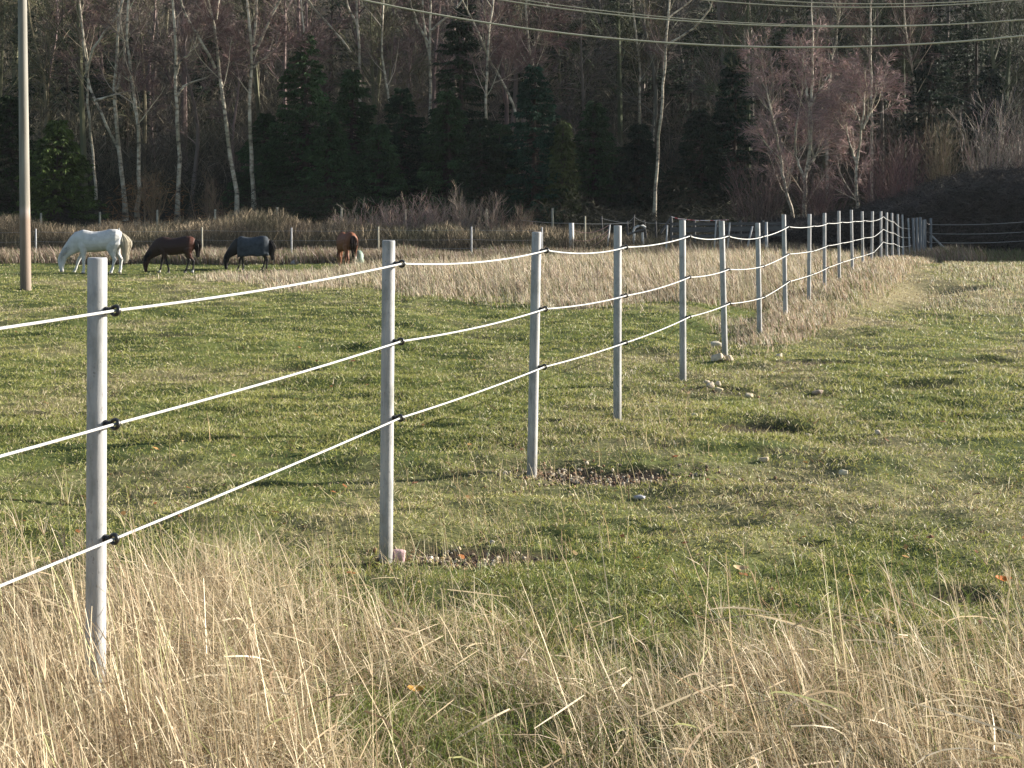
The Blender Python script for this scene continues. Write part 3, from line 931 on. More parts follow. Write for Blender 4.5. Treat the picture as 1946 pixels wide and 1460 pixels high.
    if mane is not None:
        nS = 380
        s_ = rng.uniform(0, 1, nS)
        cx = np.interp(s_, [0, .3, .6, .85, 1], [-.52, -.80, -1.02, -1.18, -1.26])
        cz = np.interp(s_, [0, .3, .6, .85, 1], [1.46, 1.20, .96, .78, .64])
        P = np.zeros((nS, 4, 3)); L = rng.uniform(.12, .26, nS); sd = np.where(rng.random(nS) < .8, -1, 1)
        for k in range(4):
            t_ = k / 3
            P[:, k, 0] = cx - .03 * (1 - t_) + .02 * t_ + rng.normal(0, .006, nS)
            P[:, k, 1] = sd * (.01 + .10 * math.sin(t_ * 1.6)) + (headturn * sm(-.7, -1.1, cx) if headturn else 0)
            P[:, k, 2] = cz + .01 - L * t_ ** 1.6
        V, Q = ribbons(P, np.full((nS, 4), .014), rng)
        mc = np.clip(np.array(mane) * (1 + rng.normal(0, .15, (nS, 1))), .003, .9)
        mesh_np("mane", V, Q, M_hair, np.repeat(mc, 8, 0), root)
    for k, (hx, hy) in enumerate(hoof_xy):
        V, Q, T = lathe([(.066, -.004), (.060, .03), (.050, .052), (.03, .054)], 14)
        mesh_np("hoof", V * np.array([legk, legk, 1]) + np.array([hx, hy, 0]), Q, M_hoof, None, root, True, None, T)
    if rug:
        rows = []
        idx = [i for i in range(len(sec)) if -.66 < sec[i, 0] < .82]
        fine = []
        for i in idx: fine.append((sec[i], nrm[i]))
        # resample for folds
        xs = np.linspace(fine[0][0][0], fine[-1][0][0], 34)
        order = np.argsort([f[0][0] for f in fine])
        sx = np.array([fine[k][0][0] for k in order])
        gi = lambda j: np.interp(xs, sx, np.array([fine[k][0][j] for k in order]))
        zc, aa, bb = gi(1), gi(2), gi(3)
        V = []; nth = 27
        for q, x in enumerate(xs):
            for s in range(nth):
                th = math.radians(-128 + 256 * s / (nth - 1))
                u = math.cos(th); v = math.sin(th)
                B = bb[q] + .035 + .014 * math.sin(x * 19 + v * 3) * (1 - u) * .6
                A = aa[q] + .03
                if abs(th) <= math.pi / 2:
                    V.append((x, B * v * (1 - .12 * max(u, 0)), zc[q] + A * u))
                else:
                    drop = (abs(th) - math.pi / 2) / (math.radians(128) - math.pi / 2)
                    hem = .52 + .04 * math.sin(x * 6) - .10 * math.exp(-((x - .1) / .25) ** 2)
                    V.append((x, math.copysign(B, v) * (1 + .05 * math.sin(x * 23) * drop), zc[q] - hem * drop))
        V = np.array(V)
        ii, jj = np.meshgrid(np.arange(len(xs) - 1), np.arange(nth - 1), indexing='ij')
        b_ = ii * nth + jj
        Q = np.stack([b_, b_ + 1, b_ + nth + 1, b_ + nth], -1).reshape(-1, 4)
        ro = mesh_np("rug", V, Q, M_rug, None, root, True)
        so_ = ro.modifiers.new("thick", 'SOLIDIFY'); so_.thickness = .012; so_.offset = 1
        # belly strap and fringe
        st_ = np.array([[(.15, .26 * math.cos(q), .98 + .30 * -abs(math.sin(q))) for q in np.linspace(0, math.pi, 12)]])
        V, Q = tubes(st_, np.full((1, 12), .012), 6)
        mesh_np("belly_strap", V, Q, M_rug, None, ro)
    return root

def c_white(p):
    c = np.tile(np.array([.54, .53, .51]), (len(p), 1))
    m = sm(.16, .05, p[:, 2]) * (p[:, 0] < -1.1)
    c = c * (1 - m[:, None]) + np.array([.25, .2, .19]) * m[:, None]
    f = fbm(p[:, 0] * 6 + 3, p[:, 2] * 6 + p[:, 1] * 4, 3)
    c *= (1 - .14 * sm(.5, .7, f))[:, None]
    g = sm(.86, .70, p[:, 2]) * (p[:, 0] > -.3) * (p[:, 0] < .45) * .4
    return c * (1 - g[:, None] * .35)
def c_bay(socks):
    def f(p):
        c = np.tile(np.array([.030, .014, .010]), (len(p), 1))
        r = sm(.45, .75, p[:, 0])[:, None] * .8
        c = c * (1 - r) + np.array([.085, .027, .015]) * r
        m = sm(.68, .5, p[:, 2])[:, None] * (p[:, 0] > -.8)[:, None]
        c = c * (1 - m) + np.array([.012, .010, .010]) * m
        for x, y, h in socks:
            k = sm(h + .03, h - .02, p[:, 2]) * (np.abs(p[:, 0] - x) < .12) * (p[:, 1] * y > 0)
            c = c * (1 - k[:, None]) + np.array([.55, .52, .48]) * k[:, None]
        return c
    return f
def c_black(p):
    c = np.tile(np.array([.016, .013, .012]), (len(p), 1)); return c
def c_chest(p):
    c = np.tile(np.array([.15, .054, .024]), (len(p), 1))
    k = sm(.62, .40, p[:, 2])[:, None] * .35
    c = c * (1 - k) + np.array([.10, .04, .02]) * k
    for x, y, h in ((.63, 1, .55), (.63, -1, .16)):
        q = sm(h + .05, h - .05, p[:, 2]) * (np.abs(p[:, 0] - x) < .22) * (p[:, 1] * y > 0) * sm(.0, .1, p[:, 1] * y * 0 + 1)
        c = c * (1 - q[:, None]) + np.array([.52, .46, .40]) * q[:, None]
    return c

def hpos(px, py, Y):
    x = X_of(px, Y); return (x, Y, zg(x, Y) + .01)
horse("horse", hpos(186, 519, 47), 0.06, .97, [('f', -1, .02, 0), ('f', 1, -.36, 0), ('h', -1, -.18, 0), ('h', 1, .06, 0)], c_white,
      "white horse with cream tail, grazing behind the nearest post", mane=(.62, .60, .56), tailc=(.56, .50, .39), tail_len=1.02, legk=1.3)
horse("horse", hpos(333, 520, 47), .02, .80, [('f', -1, .24, 0), ('f', 1, -.20, 0), ('h', -1, .10, 0), ('h', 1, -.26, 0)], c_bay([(-.69, 1, .1), (.73, -1, .12)]),
      "dark bay horse grazing between the white horse and the one in a rug", mane=(.012, .01, .01), tailc=(.014, .010, .010), tail_len=.75)
horse("horse", hpos(479, 513, 49), -.1, .76, [('f', -1, .10, 0), ('f', 1, -.22, 0), ('h', -1, .05, 0), ('h', 1, -.20, 0)], c_black,
      "black horse wearing a dark grey rug, head down grazing", mane=(.010, .009, .009), tailc=(.012, .010, .010), rug=True, tail_len=.95)
horse("horse", hpos(658, 514, 48.8), math.radians(-66), .88, [('f', -1, .1, 0), ('f', 1, -.25, 0), ('h', -1, .05, 0), ('h', 1, -.1, 0)], c_chest,
      "chestnut horse seen from behind with dark tail, white on one hind leg", mane=(.03, .018, .012), tailc=(.028, .016, .012), tail_len=.9, headturn=.1, thin=1.12)

# pale green tub beside the chestnut horse, white bucket by the fence post
def tub():
    Y = 49.3; c = hpos(682, 515, Y)
    V, Q, T = lathe([(.13, 0), (.17, .08), (.18, .32), (.16, .55), (.10, .66), (.05, .69)], 20)
    e = mesh_np("feed_barrel", V, Q, M_tub, None, None, True, None, T); e.location = c
    props(e, "pale green rounded plastic barrel just right of the chestnut horse", "barrel")
    Y = 53.5; c = hpos(560, 499, Y)
    V, Q, T = lathe([(.16, 0), (.17, .06), (.12, .12), (.04, .15)], 16)
    e = mesh_np("upturned_bucket", V * np.array([1, .8, 1]), Q, M_white, None, None, True, None, T); e.location = c
    props(e, "small white upturned bucket at the foot of a fence post behind the horses", "bucket")
tub()

# ------------------------------------------------------------------ far fences
def wires(parent, pts, r=.008, mat=None, name="wire", sag=.03):
    out = []
    for a, b in zip(pts[:-1], pts[1:]):
        for s in range(6):
            t = s / 6; p = np.array(a) * (1 - t) + np.array(b) * t; p[2] -= sag * 4 * t * (1 - t); out.append(p)
    out.append(np.array(pts[-1]))
    V, Q = tubes(np.array([out]), np.full((1, len(out)), r), 5)
    return child(mesh_np(name, V, Q, mat or M_fwire, None, None, True), parent)

def stake(parent, top, base, r, mat, name="post"):
    top = np.array(top); base = np.array(base)
    P = np.stack([base - np.array([0, 0, .1]), base * .5 + top * .5, top])[None]
    V, Q = tubes(P, np.array([[r * 1.05, r, r * .9]]), 8)
    n = len(V); tr = [(n - 8, n - 8 + k, n - 8 + k + 1) for k in range(1, 7)]
    o = mesh_np(name, V, Q, mat, None, None, True, None, tr)
    o.location = tuple(base)
    o.data.transform(Matrix.Translation(-Vector(base)))
    return child(o, parent)

Yf = 56.2
pf = empty("wire_fence", (X_of(554, Yf), Yf, zg(X_of(554, Yf), Yf)), "wire fence on slim pale posts running behind the four horses", "fence")
tops = []
for px, ty in ((-110, 436), (68, 435), (226, 434), (384, 432), (554, 433), (719, 431), (896, 431), (1030, 432)):
    x = X_of(px, Yf); zb = zg(x, Yf); tp = at(px, ty, Yf)
    stake(pf, tp, (x, Yf, zb), .035, M_stake if px in (384, 719) else M_post); tops.append((x, Yf - .05, tp[2]))
for dz in (.12, .50, .85):
    wires(pf, [(a, b, c - dz) for a, b, c in tops], .005)

Ys = 63.0
sf = empty("stake_fence", (X_of(409, Ys), Ys, zg(X_of(409, Ys), Ys)), "stock fence of pale wooden stakes standing along the top of the rough bank", "fence")
tops = []
for px, ty in ((-40, 404), (78, 405), (190, 403), (299, 399), (409, 398), (527, 394), (649, 396), (770, 398), (925, 398), (1050, 396)):
    x = X_of(px, Ys); zb = zg(x, Ys); tp = at(px, ty, Ys)
    stake(sf, tp, (x, Ys, zb), .05, M_stake); tops.append((x, Ys - .06, tp[2]))
for dz in (.1, .45): wires(sf, [(a, b, c - dz) for a, b, c in tops], .004, M_darkstake)

# the jumble of paddock fencing in the middle distance
Yp = 58.0
rp_ = empty("electric_paddock_fence", (X_of(1110, Yp), Yp, zg(X_of(1110, Yp), Yp)), "temporary paddock fence with a short fat white post and three sagging twines", "fence")
def pstake(parent, tx, ty, bx_, by, Y, r, mat, name="post"):
    x = X_of(bx_, Y); b = at(bx_, by, Y)
    z0 = min(b[2], zg(x, Y) + .02)
    return stake(parent, at(tx, ty, Y), (x, Y, z0), r, mat, name)
pstake(rp_, 1086, 424, 1086, 458, Yp, .11, M_white, "white_post")
pstake(rp_, 1112, 411, 1112, 492, Yp, .035, M_stake)
pstake(rp_, 1159, 427, 1151, 475, Yp, .035, M_fwire)
for y0, ym, y1 in ((438, 447, 428), (456, 462, 436), (470, 476, 444)):
    pts = [at(1091 + (1157 - 1091) * t, y0 * (1 - t) ** 2 + 2 * (ym + 4) * t * (1 - t) + y1 * t * t, Yp - .1) for t in np.linspace(0, 1, 14)]
    V, Q = tubes(np.array([pts]), np.full((1, 14), .012), 5)
    child(mesh_np("twine", V, Q, M_twine, None, None, True), rp_)
wires(rp_, [at(985, 418, Yp + 2), at(1086, 425, Yp), at(1200, 424, Yp + 1)], .008)

dp = empty("old_stake_fence", (X_of(1200, 61), 61, zg(X_of(1200, 61), 61)), "row of thin dark leaning stakes behind the temporary paddock fence", "fence")
tp_ = []
for tx, ty, bx_ in ((1143, 411, 1147), (1192, 420, 1193), (1205, 408, 1203), (1224, 418, 1232), (1246, 420, 1248), (1319, 420, 1320)):
    pstake(dp, tx, ty, bx_, 470, 61, .045, M_darkstake); tp_.append(at(tx, ty + 4, 60.9))
wires(dp, tp_, .008)

tr = empty("jump_trestle", (X_of(1213, 58.5), 58.5, zg(X_of(1213, 58.5), 58.5)), "low pale trestle with arched rail and two short white legs, by the dark stakes", "trestle")
def bar(parent, pts, r, mat, name):
    P = np.array([pts]); V, Q = tubes(P, np.full((1, P.shape[1]), r), 8)
    return child(mesh_np(name, V, Q, mat, None, None, True), parent)
yy = 58.5
bar(tr, [at(1194, 446, yy), at(1210, 440, yy), at(1226, 436, yy)], .05, M_rail, "beam")
bar(tr, [at(1203, 443, yy), at(1206, 433, yy), at(1213, 429.5, yy), at(1222, 429, yy), at(1227, 433, yy)], .045, M_white, "arch")
bar(tr, [at(1205, 444, yy), at(1204.6, 456, yy), at(1204.5, 476, yy)], .05, M_white, "leg")
bar(tr, [at(1221, 442, yy), at(1221.5, 456, yy), at(1222, 476, yy)], .05, M_white, "leg")

rf = empty("timber_rail_fence", (X_of(1330, 60), 60, zg(X_of(1330, 60), 60)), "low grey timber post-and-rail fence with red and white tape along its top", "fence")
def plank(parent, a, b, h, d, mat, name):
    a = np.array(a); b = np.array(b); t = norm(b - a); up = np.array([0, 0, 1.]); s = norm(np.cross(t, up))
    V = np.array([p + sx * s * d / 2 + sz * up * h / 2 for p in (a, b) for sx, sz in ((-1, -1), (1, -1), (1, 1), (-1, 1))])
    Q = [(0, 1, 2, 3), (7, 6, 5, 4), (0, 4, 5, 1), (1, 5, 6, 2), (2, 6, 7, 3), (3, 7, 4, 0)]
    return child(mesh_np(name, V, Q, mat), parent)
for px in (1276, 1320, 1362, 1407, 1450, 1492):
    pstake(rf, px, 419 if px > 1276 else 412, px, 478, 60, .06, M_rail)
plank(rf, at(1274, 426, 59.9), at(1496, 425, 59.9), .12, .04, M_rail, "rail")
plank(rf, at(1274, 437, 59.88), at(1496, 434, 59.88), .20, .04, M_rail, "rail")
plank(rf, at(1274, 450, 59.9), at(1496, 446, 59.9), .12, .04, M_rail, "rail")
bar(rf, [at(1256, 443, 60), at(1266, 428, 60), at(1276, 411, 60)], .045, M_rail, "brace")
bar(rf, [at(1276, 412, 59.8), at(1290, 416, 59.8), at(1320, 419, 59.8), at(1350, 419.5, 59.8), at(1385, 418, 59.8)], .014, M_tape, "tape")
for q, (tx, ty, bx_, by, r, lab) in enumerate(((1268, 428, 1265, 490, .035, "thin pale step-in post standing in front of the timber rail fence brace"),
        (1361, 418, 1356, 470, .03, "short thin grey step-in post leaning against the timber rails"),
        (1387, 423, 1381, 474, .035, "pale step-in post tilted slightly right, middle of the rail fence"),
        (1430, 430, 1414, 485, .04, "strongly leaning pale post in front of the timber rail fence"),
        (1456, 422, 1457, 492, .06, "upright thick blue-grey post right of the leaning pale post"))):
    x = X_of(bx_, 55.5)
    e = stake(empty("tmp", (0, 0, 0)), at(tx, ty, 55.5), (x, 55.5, zg(x, 55.5)), r, M_fwire if q < 4 else M_post, "step_in_post")
    t_ = e.parent; e.parent = None; bpy.data.objects.remove(t_)
    props(e, lab, "post", "loose posts in the far paddock")

# ------------------------------------------------------------------ trees
def tree_twigs(rng, P, Rr, dens, reach=1.0, droop=.0, t0=.35):
    """branches -> branchlets -> twigs of one bare tree"""
    b1, r1 = grow(rng, P, Rr, int(26 * dens), t0, .98, 2.0 * reach, 4.2 * reach, .75, .10, .10, 7, .45, .07)
    b2, r2 = grow(rng, b1, r1, int(170 * dens), .15, 1, .9 * reach, 2.2 * reach, .6, .04 - droop, .14, 6, .5, .03)
    b3, r3 = grow(rng, b2, r2, int(1500 * dens), .1, 1, .4 * reach, 1.1 * reach, .55, -.02 - droop, .16, 4, .6, .012)
    b4, r4 = grow(rng, b3, r3, int(4200 * dens), .1, 1, .25 * reach, .6 * reach, .5, -.03 - droop * 1.5, .15, 3, .7, .008)
    return (b1, r1), (b2, r2), (b3, r3), (b4, r4)

def birch(stems, label, Y, seed, r0=.11, group="white-barked birches at the edge of the wood", tone=(.15, .095, .085), dens=1.0, extend=6.0, droop=.03, branches=(), t0=.35, limb=None):
    rng = np.random.default_rng(seed)
    s0 = stems[0]
    b = at(s0[0][0], s0[0][1], Y)
    base = np.array([b[0], Y, zg(b[0], Y)])
    root = empty("birch_tree", tuple(base), label, "tree", group)
    Ps, Rs = [], []
    for si, st_ in enumerate(stems):
        pts = [at(x, y, Y + (0 if si == 0 else .25 * (si % 2 * 2 - 1) * min(k, 3) / 3)) for k, (x, y) in enumerate(st_)]
        if si == 0 and pts[0][2] > base[2] + .02:
            pts = [np.array([pts[0][0] - (pts[1][0] - pts[0][0]) * .3, Y, base[2] - .1])] + pts
        elif si == 0: pts[0][2] = base[2] - .1
        if st_[-1][1] <= 60 and extend:
            d = pts[-1] - pts[-2]; d /= np.linalg.norm(d); d = norm(d * .6 + np.array([0, 0, .5]))
            pts += [pts[-1] + d * extend * .5 + rng.normal(0, .2, 3), pts[-1] + d * extend + rng.normal(0, .4, 3)]
        P = smooth_path(pts, 22)
        P[1:-1] += rng.normal(0, .025, (20, 3)) * np.array([1, .6, 0])
        ra = r0 if si == 0 else r0 * (.62 if len(st_) > 3 else .45)
        Rr = .88 * ra * np.linspace(1, .22, 22)
        if si == 0: Rr[0] *= 1.5; Rr[1] *= 1.15
        Ps.append(P); Rs.append(Rr)
    Ps = np.array(Ps); Rs = np.array(Rs)
    V, Q = tubes(Ps, Rs, 9)
    mesh_np("trunk", V, Q, M_birch, None, root, True, origin=base)
    g = tree_twigs(rng, Ps, Rs, dens, .8, droop, t0)
    bag = Bag()
    tone = np.array(tone)
    pale = np.array([.42, .36, .27])
    bag.add(tubes(g[0][0], g[0][1] * .8, 5), jitter(pale, len(g[0][0]), .2, rng))
    bag.add(tubes(g[1][0], g[1][1] * .8, 4), jitter(pale * .5 + tone * .5, len(g[1][0]), .25, rng))
    bag.add(ribbons(g[2][0], np.maximum(g[2][1] * 1.8, .010), rng), jitter(tone * 1.1, len(g[2][0]), .3, rng))
    bag.add(ribbons(g[3][0], np.maximum(g[3][1] * 1.6, .008), rng), jitter(tone, len(g[3][0]), .3, rng))
    if tone[0] > .25:   # wind-shorn on the field side
        for A in bag.V:
            f_ = A[:, 1] < Y; A[f_, 1] = Y + (A[f_, 1] - Y) * .35
    bag.make("crown", M_twig, root, origin=base)
    return root

def sc(pts, ox, k): return [(ox + x / k, y / k) for x, y in pts]
L3, L4, L5 = 2.994, 2.994, 2.609
PINK = (.29, .195, .175)
birch([[(184, 372), (183, 362), (176, 290), (171, 240), (169, 190), (165, 120), (158, 60), (150, 0)]], "thin leftmost birch with its lower trunk lit white beside the dark yew", 70, 1, .085)
birch([sc([(715, 1130), (715, 1110), (685, 960), (675, 820), (660, 700), (652, 560), (655, 450), (665, 250), (680, 50), (700, 0)], 0, L3),
       sc([(675, 850), (640, 790), (590, 660), (530, 560), (490, 440), (475, 300), (480, 130), (450, 60), (440, 0)], 0, L3),
       sc([(490, 440), (510, 330), (545, 240), (600, 180), (680, 90), (700, 20)], 0, L3),
       sc([(665, 510), (690, 400), (715, 300), (705, 200), (680, 130)], 0, L3),
       sc([(540, 575), (600, 555), (670, 535), (750, 515)], 0, L3)], "wide forked birch, a second pale stem leaving it to the left behind the white horse", 69, 2, .13, dens=1.2)
birch([sc([(783, 1185), (783, 1165), (790, 980), (795, 860), (780, 700), (770, 560), (745, 400), (720, 270), (735, 100), (728, 0)], 0, L3)], "slender birch right of the wide forked one, leaning left at mid-height", 68, 3, .12, t0=.25)
birch([sc([(1010, 1140), (1010, 1120), (1022, 900), (1010, 700), (1000, 540), (998, 350), (1000, 200), (990, 80), (985, 0)], 0, L3),
       sc([(1012, 545), (1040, 495), (1090, 470), (1180, 440), (1228, 408)], 0, L3),
       sc([(1003, 425), (1025, 345), (1080, 310), (1130, 240), (1165, 180)], 0, L3)], "straight reddish-trunked birch with one bough reaching right above the bay horse", 68.5, 4, .13)
birch([sc([(1352, 1160), (1350, 1140), (1335, 1000), (1310, 880), (1280, 680), (1262, 480), (1240, 330), (1230, 160), (1200, 20), (1190, 0)], 0, L3),
       sc([(1232, 110), (1240, 60), (1247, 0)], 0, L3), sc([(1225, 390), (1200, 330), (1160, 270), (1100, 160), (1045, 70)], 0, L3)], "birch slanting up to the left, its foot patched bright white", 68, 5, .13)
birch([sc([(1442, 1070), (1440, 1040), (1425, 870), (1420, 760), (1425, 560), (1430, 370), (1440, 260), (1420, 140), (1400, 0)], 0, L3),
       sc([(1440, 250), (1455, 150), (1462, 60), (1465, 0)], 0, L3), sc([(1440, 310), (1500, 200), (1545, 90), (1600, 0)], 0, L3),
       sc([(1445, 385), (1480, 345), (1530, 325)], 0, L3)], "birch fanning into three pale stems above the horse in the rug", 69, 6, .13)
birch([sc([(1755, 1100), (1755, 770), (1750, 560), (1738, 300), (1725, 100), (1715, 0)], 0, L3)], "thin birch glimpsed through the first dark conifer", 73, 7, .08, dens=.8)
birch([sc([(260, 1120), (252, 600), (250, 390), (240, 200), (240, 0)], 600, L4), sc([(245, 160), (215, 100), (190, 60), (168, 0)], 600, L4), sc([(200, 300), (150, 230), (110, 180), (50, 110), (0, 70)], 600, L4)],
      "birch with stems splayed left over the broad dark conifers", 76, 8, .12)
birch([sc([(455, 1100), (455, 1000), (425, 820), (430, 560), (370, 360), (378, 200), (385, 20), (388, 0)], 600, L4)], "crooked thin birch flecked white between the dark conifers", 72, 9, .09, dens=.8)
birch([sc([(660, 1120), (655, 800), (652, 540), (650, 300), (650, 100), (655, 0)], 600, L4), sc([(650, 330), (620, 180), (612, 80), (610, 0)], 600, L4), sc([(645, 250), (610, 190), (560, 100), (540, 0)], 600, L4),
       sc([(655, 180), (700, 125), (760, 90), (830, 20)], 600, L4)], "pale multi-stemmed birch rising behind the central conifers", 74, 10, .12)
birch([sc([(1018, 1100), (1015, 1080), (990, 960), (978, 800), (972, 600), (972, 400), (980, 250), (990, 110), (1015, 0)], 600, L4)], "upright birch crossed by a slanting stem near the middle", 70, 11, .10, dens=.8)
birch([sc([(1165, 1080), (1160, 800), (1155, 630), (1110, 540), (1060, 460), (980, 340), (930, 190), (880, 90), (830, 20)], 600, L4), sc([(1010, 475), (1060, 455), (1150, 400)], 600, L4)], "birch leaning far to the left across its upright neighbour", 70.6, 12, .09, dens=.8)
birch([sc([(1355, 1200), (1350, 900), (1290, 600), (1240, 390), (1215, 320), (1195, 150), (1195, 0)], 600, L4), sc([(1225, 300), (1240, 255), (1270, 200)], 600, L4)], "bright birch top above the pointed small spruce", 74, 13, .12)
birch([sc([(112, 1075), (110, 1060), (125, 900), (130, 750), (150, 560), (165, 350), (175, 150), (185, 0)], 1200, L5), sc([(188, 85), (230, 50), (290, 15)], 1200, L5), sc([(172, 230), (230, 190), (320, 140), (360, 100)], 1200, L5)],
      "tall solitary birch with a thin glinting trunk right of the conifers", 69, 14, .10, dens=.9)
birch([sc([(590, 900), (585, 600), (575, 400), (560, 250), (548, 0)], 1200, L5), sc([(600, 700), (602, 420), (592, 120), (575, 0)], 1200, L5)], "pair of pale trunks standing behind the left edge of the purple birches", 75, 15, .12)
birch([sc([(800, 1040), (795, 1025), (760, 940), (745, 800), (715, 660), (680, 500), (655, 370), (645, 250)], 1200, L5)], "left stem of the purple-twigged birches, leaning left above the fence", 66.5, 16, .10, tone=PINK, dens=1.0, extend=0, droop=.10, t0=.15)
birch([sc([(858, 1050), (860, 1030), (862, 890), (885, 740), (890, 560), (900, 300), (895, 100), (893, 0)], 1200, L5), sc([(858, 890), (820, 800), (808, 730), (820, 600), (845, 470), (852, 380)], 1200, L5),
       sc([(887, 540), (865, 440), (855, 350), (850, 270)], 1200, L5), sc([(872, 850), (910, 780), (940, 740), (968, 710)], 1200, L5), sc([(890, 520), (930, 450), (980, 370)], 1200, L5)],
      "largest purple-twigged birch, several pale stems rising from one foot", 66.2, 17, .13, tone=PINK, dens=1.6, extend=0, droop=.10, t0=.12)
birch([sc([(1118, 1055), (1115, 1040), (1112, 830), (1140, 660), (1150, 540), (1158, 450), (1160, 350)], 1200, L5), sc([(1112, 800), (1085, 720), (1070, 650), (1063, 590)], 1200, L5), sc([(1148, 640), (1180, 560), (1205, 485), (1210, 420)], 1200, L5), sc([(1138, 610), (1110, 540), (1075, 475)], 1200, L5)],
      "small weeping purple-twigged birch right of the largest one", 66, 18, .11, tone=PINK, dens=1.5, extend=0, droop=.11, t0=.15)
birch([sc([(1190, 950), (1190, 600), (1188, 380), (1188, 200), (1188, 0)], 1200, L5)], "dead-straight pale trunk rising over the weeping birch", 74, 19, .10, dens=.8)
birch([sc([(970, 900), (975, 500), (990, 290), (1030, 190), (1030, 80), (1032, 0)], 1200, L5)], "pale trunk with a kink, behind the largest purple birch", 75, 20, .10, dens=.9)
birch([sc([(1420, 900), (1410, 600), (1400, 350), (1360, 200), (1350, 0)], 1200, L5)], "faint rightmost birch trunk in the dark wood", 76, 21, .10, dens=.9)
birch([sc([(30, 1000), (45, 700), (40, 320), (10, 60), (5, 0)], 1200, L5), sc([(100, 1000), (118, 330), (70, 220), (60, 0)], 1200, L5)], "olive-stemmed birch in the wood left of the tall solitary one", 78, 22, .10, dens=1.1, tone=(.13, .115, .06))

# conifers ---------------------------------------------------------
def conifer(px, ytop, Y, wpx, label, seed, green=(.022, .045, .020), n=7500, group="dark conifers at the wood edge", root=True, base_t=.02, X=None, H=None, wm=None, bag=None):
    rng = np.random.default_rng(seed)
    x = X_of(px, Y) if X is None else X
    zb = zg(x, Y)
    H = (E - (ytop - HY) / F * Y - zb) if H is None else H
    w = wpx / F * Y / 2 if wm is None else wm
    base = np.array([x, Y, zb])
    tp = np.array([[base + np.array([0, 0, -.1]), base + np.array([rng.normal(0, .1), 0, H * .5]), base + np.array([rng.normal(0, .15), 0, H])]])
    tp = np.array([smooth_path(tp[0], 12)])
    tr_ = (.022 * H) * np.linspace(1, .08, 12)[None]
    nb = 300
    t = rng.uniform(base_t, .99, nb) ** .9
    a = rng.uniform(0, 2 * np.pi, nb)
    prof = w * (1 - t) ** .8 * (.62 + .7 * vnoise(t * 8 + seed, a * 1.3)) + .15
    K = 6
    B = np.zeros((nb, K, 3))
    for k in range(K):
        s = k / (K - 1)
        B[:, k, 0] = x + np.cos(a) * prof * s; B[:, k, 1] = Y + np.sin(a) * prof * s
        B[:, k, 2] = zb + H * t - .22 * prof * s + .14 * prof * s ** 3
    Rb = (.012 + .012 * prof)[:, None] * np.linspace(1, .3, K)[None]
    n = int(n * 2.3); w *= 1.18
    i = rng.integers(0, nb, n)
    s = rng.uniform(.12, 1.0, n) ** .75 * (K - 1.001); k = s.astype(int); f = (s - k)[:, None]
    wgt = rng.random(n) < np.clip(.35 + prof[i] / (prof.max()), 0, 1)
    p = B[i, k] * (1 - f) + B[i, k + 1] * f
    d = np.stack([np.cos(a[i]), np.sin(a[i]), np.full(n, -.18)], -1) + rng.normal(0, .55, (n, 3)) * np.array([1, 1, .45])
    d = norm(d)
    L = rng.uniform(.10, .30, n)
    p, d, L = p[wgt], d[wgt], L[wgt]; m = len(p)
    Nd = np.stack([p, p + d * (L * .55)[:, None] + np.array([0, 0, .02]), p + d * L[:, None] - np.array([0, 0, .05])], 1)
    Wd = rng.uniform(.03, .075, m)[:, None] * np.array([.6, 1, .25])[None]
    g = np.array(green)
    cl = .65 + .75 * vnoise(p[:, 0] * 1.4 + 5, p[:, 2] * 1.4 + p[:, 1])
    cc = np.clip(g * cl[:, None] * (1 + rng.normal(0, .3, (m, 1))), .003, .3)
    if bag is not None:
        bag.add(tubes(tp, tr_, 6), (.05, .04, .03)); bag.add(ribbons(Nd, Wd, rng), cc); return
    r_ = empty("conifer_tree", tuple(base), label, "tree", group)
    V, Q = tubes(tp, tr_, 8)
    mesh_np("trunk", V, Q, M_bark, np.tile(np.array([.07, .055, .045]), (len(V), 1)), r_, True, origin=base)
    bg = Bag()
    bg.add(tubes(B, Rb, 4), (.05, .04, .032)); bg.add(ribbons(Nd, Wd, rng), cc)
    bg.make("crown", M_needle, r_, origin=base)

G1 = (.070, .100, .028); G2 = (.048, .082, .034); G3 = (.060, .070, .020)
conifer(110, 225, 66, 190, "broad bright green yew low at the left edge of the wood, behind the power pole", 31, G1, 11000)
conifer(20, 180, 71, 210, "dark conifer left of the power pole at the picture's edge", 32, (.030, .045, .018), 9000)
conifer(582, 60, 70, 190, "first tall dark conifer behind the chestnut and rugged horses", 33, G2, 14000)
conifer(505, 215, 72, 150, "lower dark conifer tucked left of the first tall one", 34, G2, 8000)
conifer(670, 130, 73, 170, "dark conifer with a ragged top right of the first tall one", 35, G2, 11000)
conifer(765, 165, 71, 180, "broad dark conifer behind the pale thicket", 36, (.026, .044, .022), 11000)
conifer(874, 12, 73, 190, "tallest conifer, its narrow tip reaching the top of the view", 37, (.030, .046, .024), 15000)
conifer(850, 170, 69.5, 150, "dense blackish conifer in front of the tallest one", 38, G2, 9000)
conifer(1015, 122, 68.5, 150, "sharply pointed dark spruce in the middle of the wood edge", 39, (.022, .052, .030), 12000)
conifer(955, 235, 70, 110, "small dark conifer left of the sharply pointed spruce", 40, G2, 6000)
conifer(1070, 230, 67.8, 66, "slim yellow-green young conifer right of the pointed spruce", 41, (.062, .078, .028), 5200)
conifer(1130, 190, 73, 150, "dark conifer right of the yellow-green young one", 42, G2, 9000)
conifer(1395, 95, 74, 150, "dark ivy-green conifer behind the left side of the purple birches", 43, (.022, .045, .026), 11000)
conifer(1330, 205, 73, 140, "low dark evergreen between the solitary birch and the purple birches", 44, (.024, .036, .020), 8000)
conifer(1770, 70, 76, 190, "tall dark evergreen behind the right-hand brambles", 45, (.022, .036, .022), 12000)
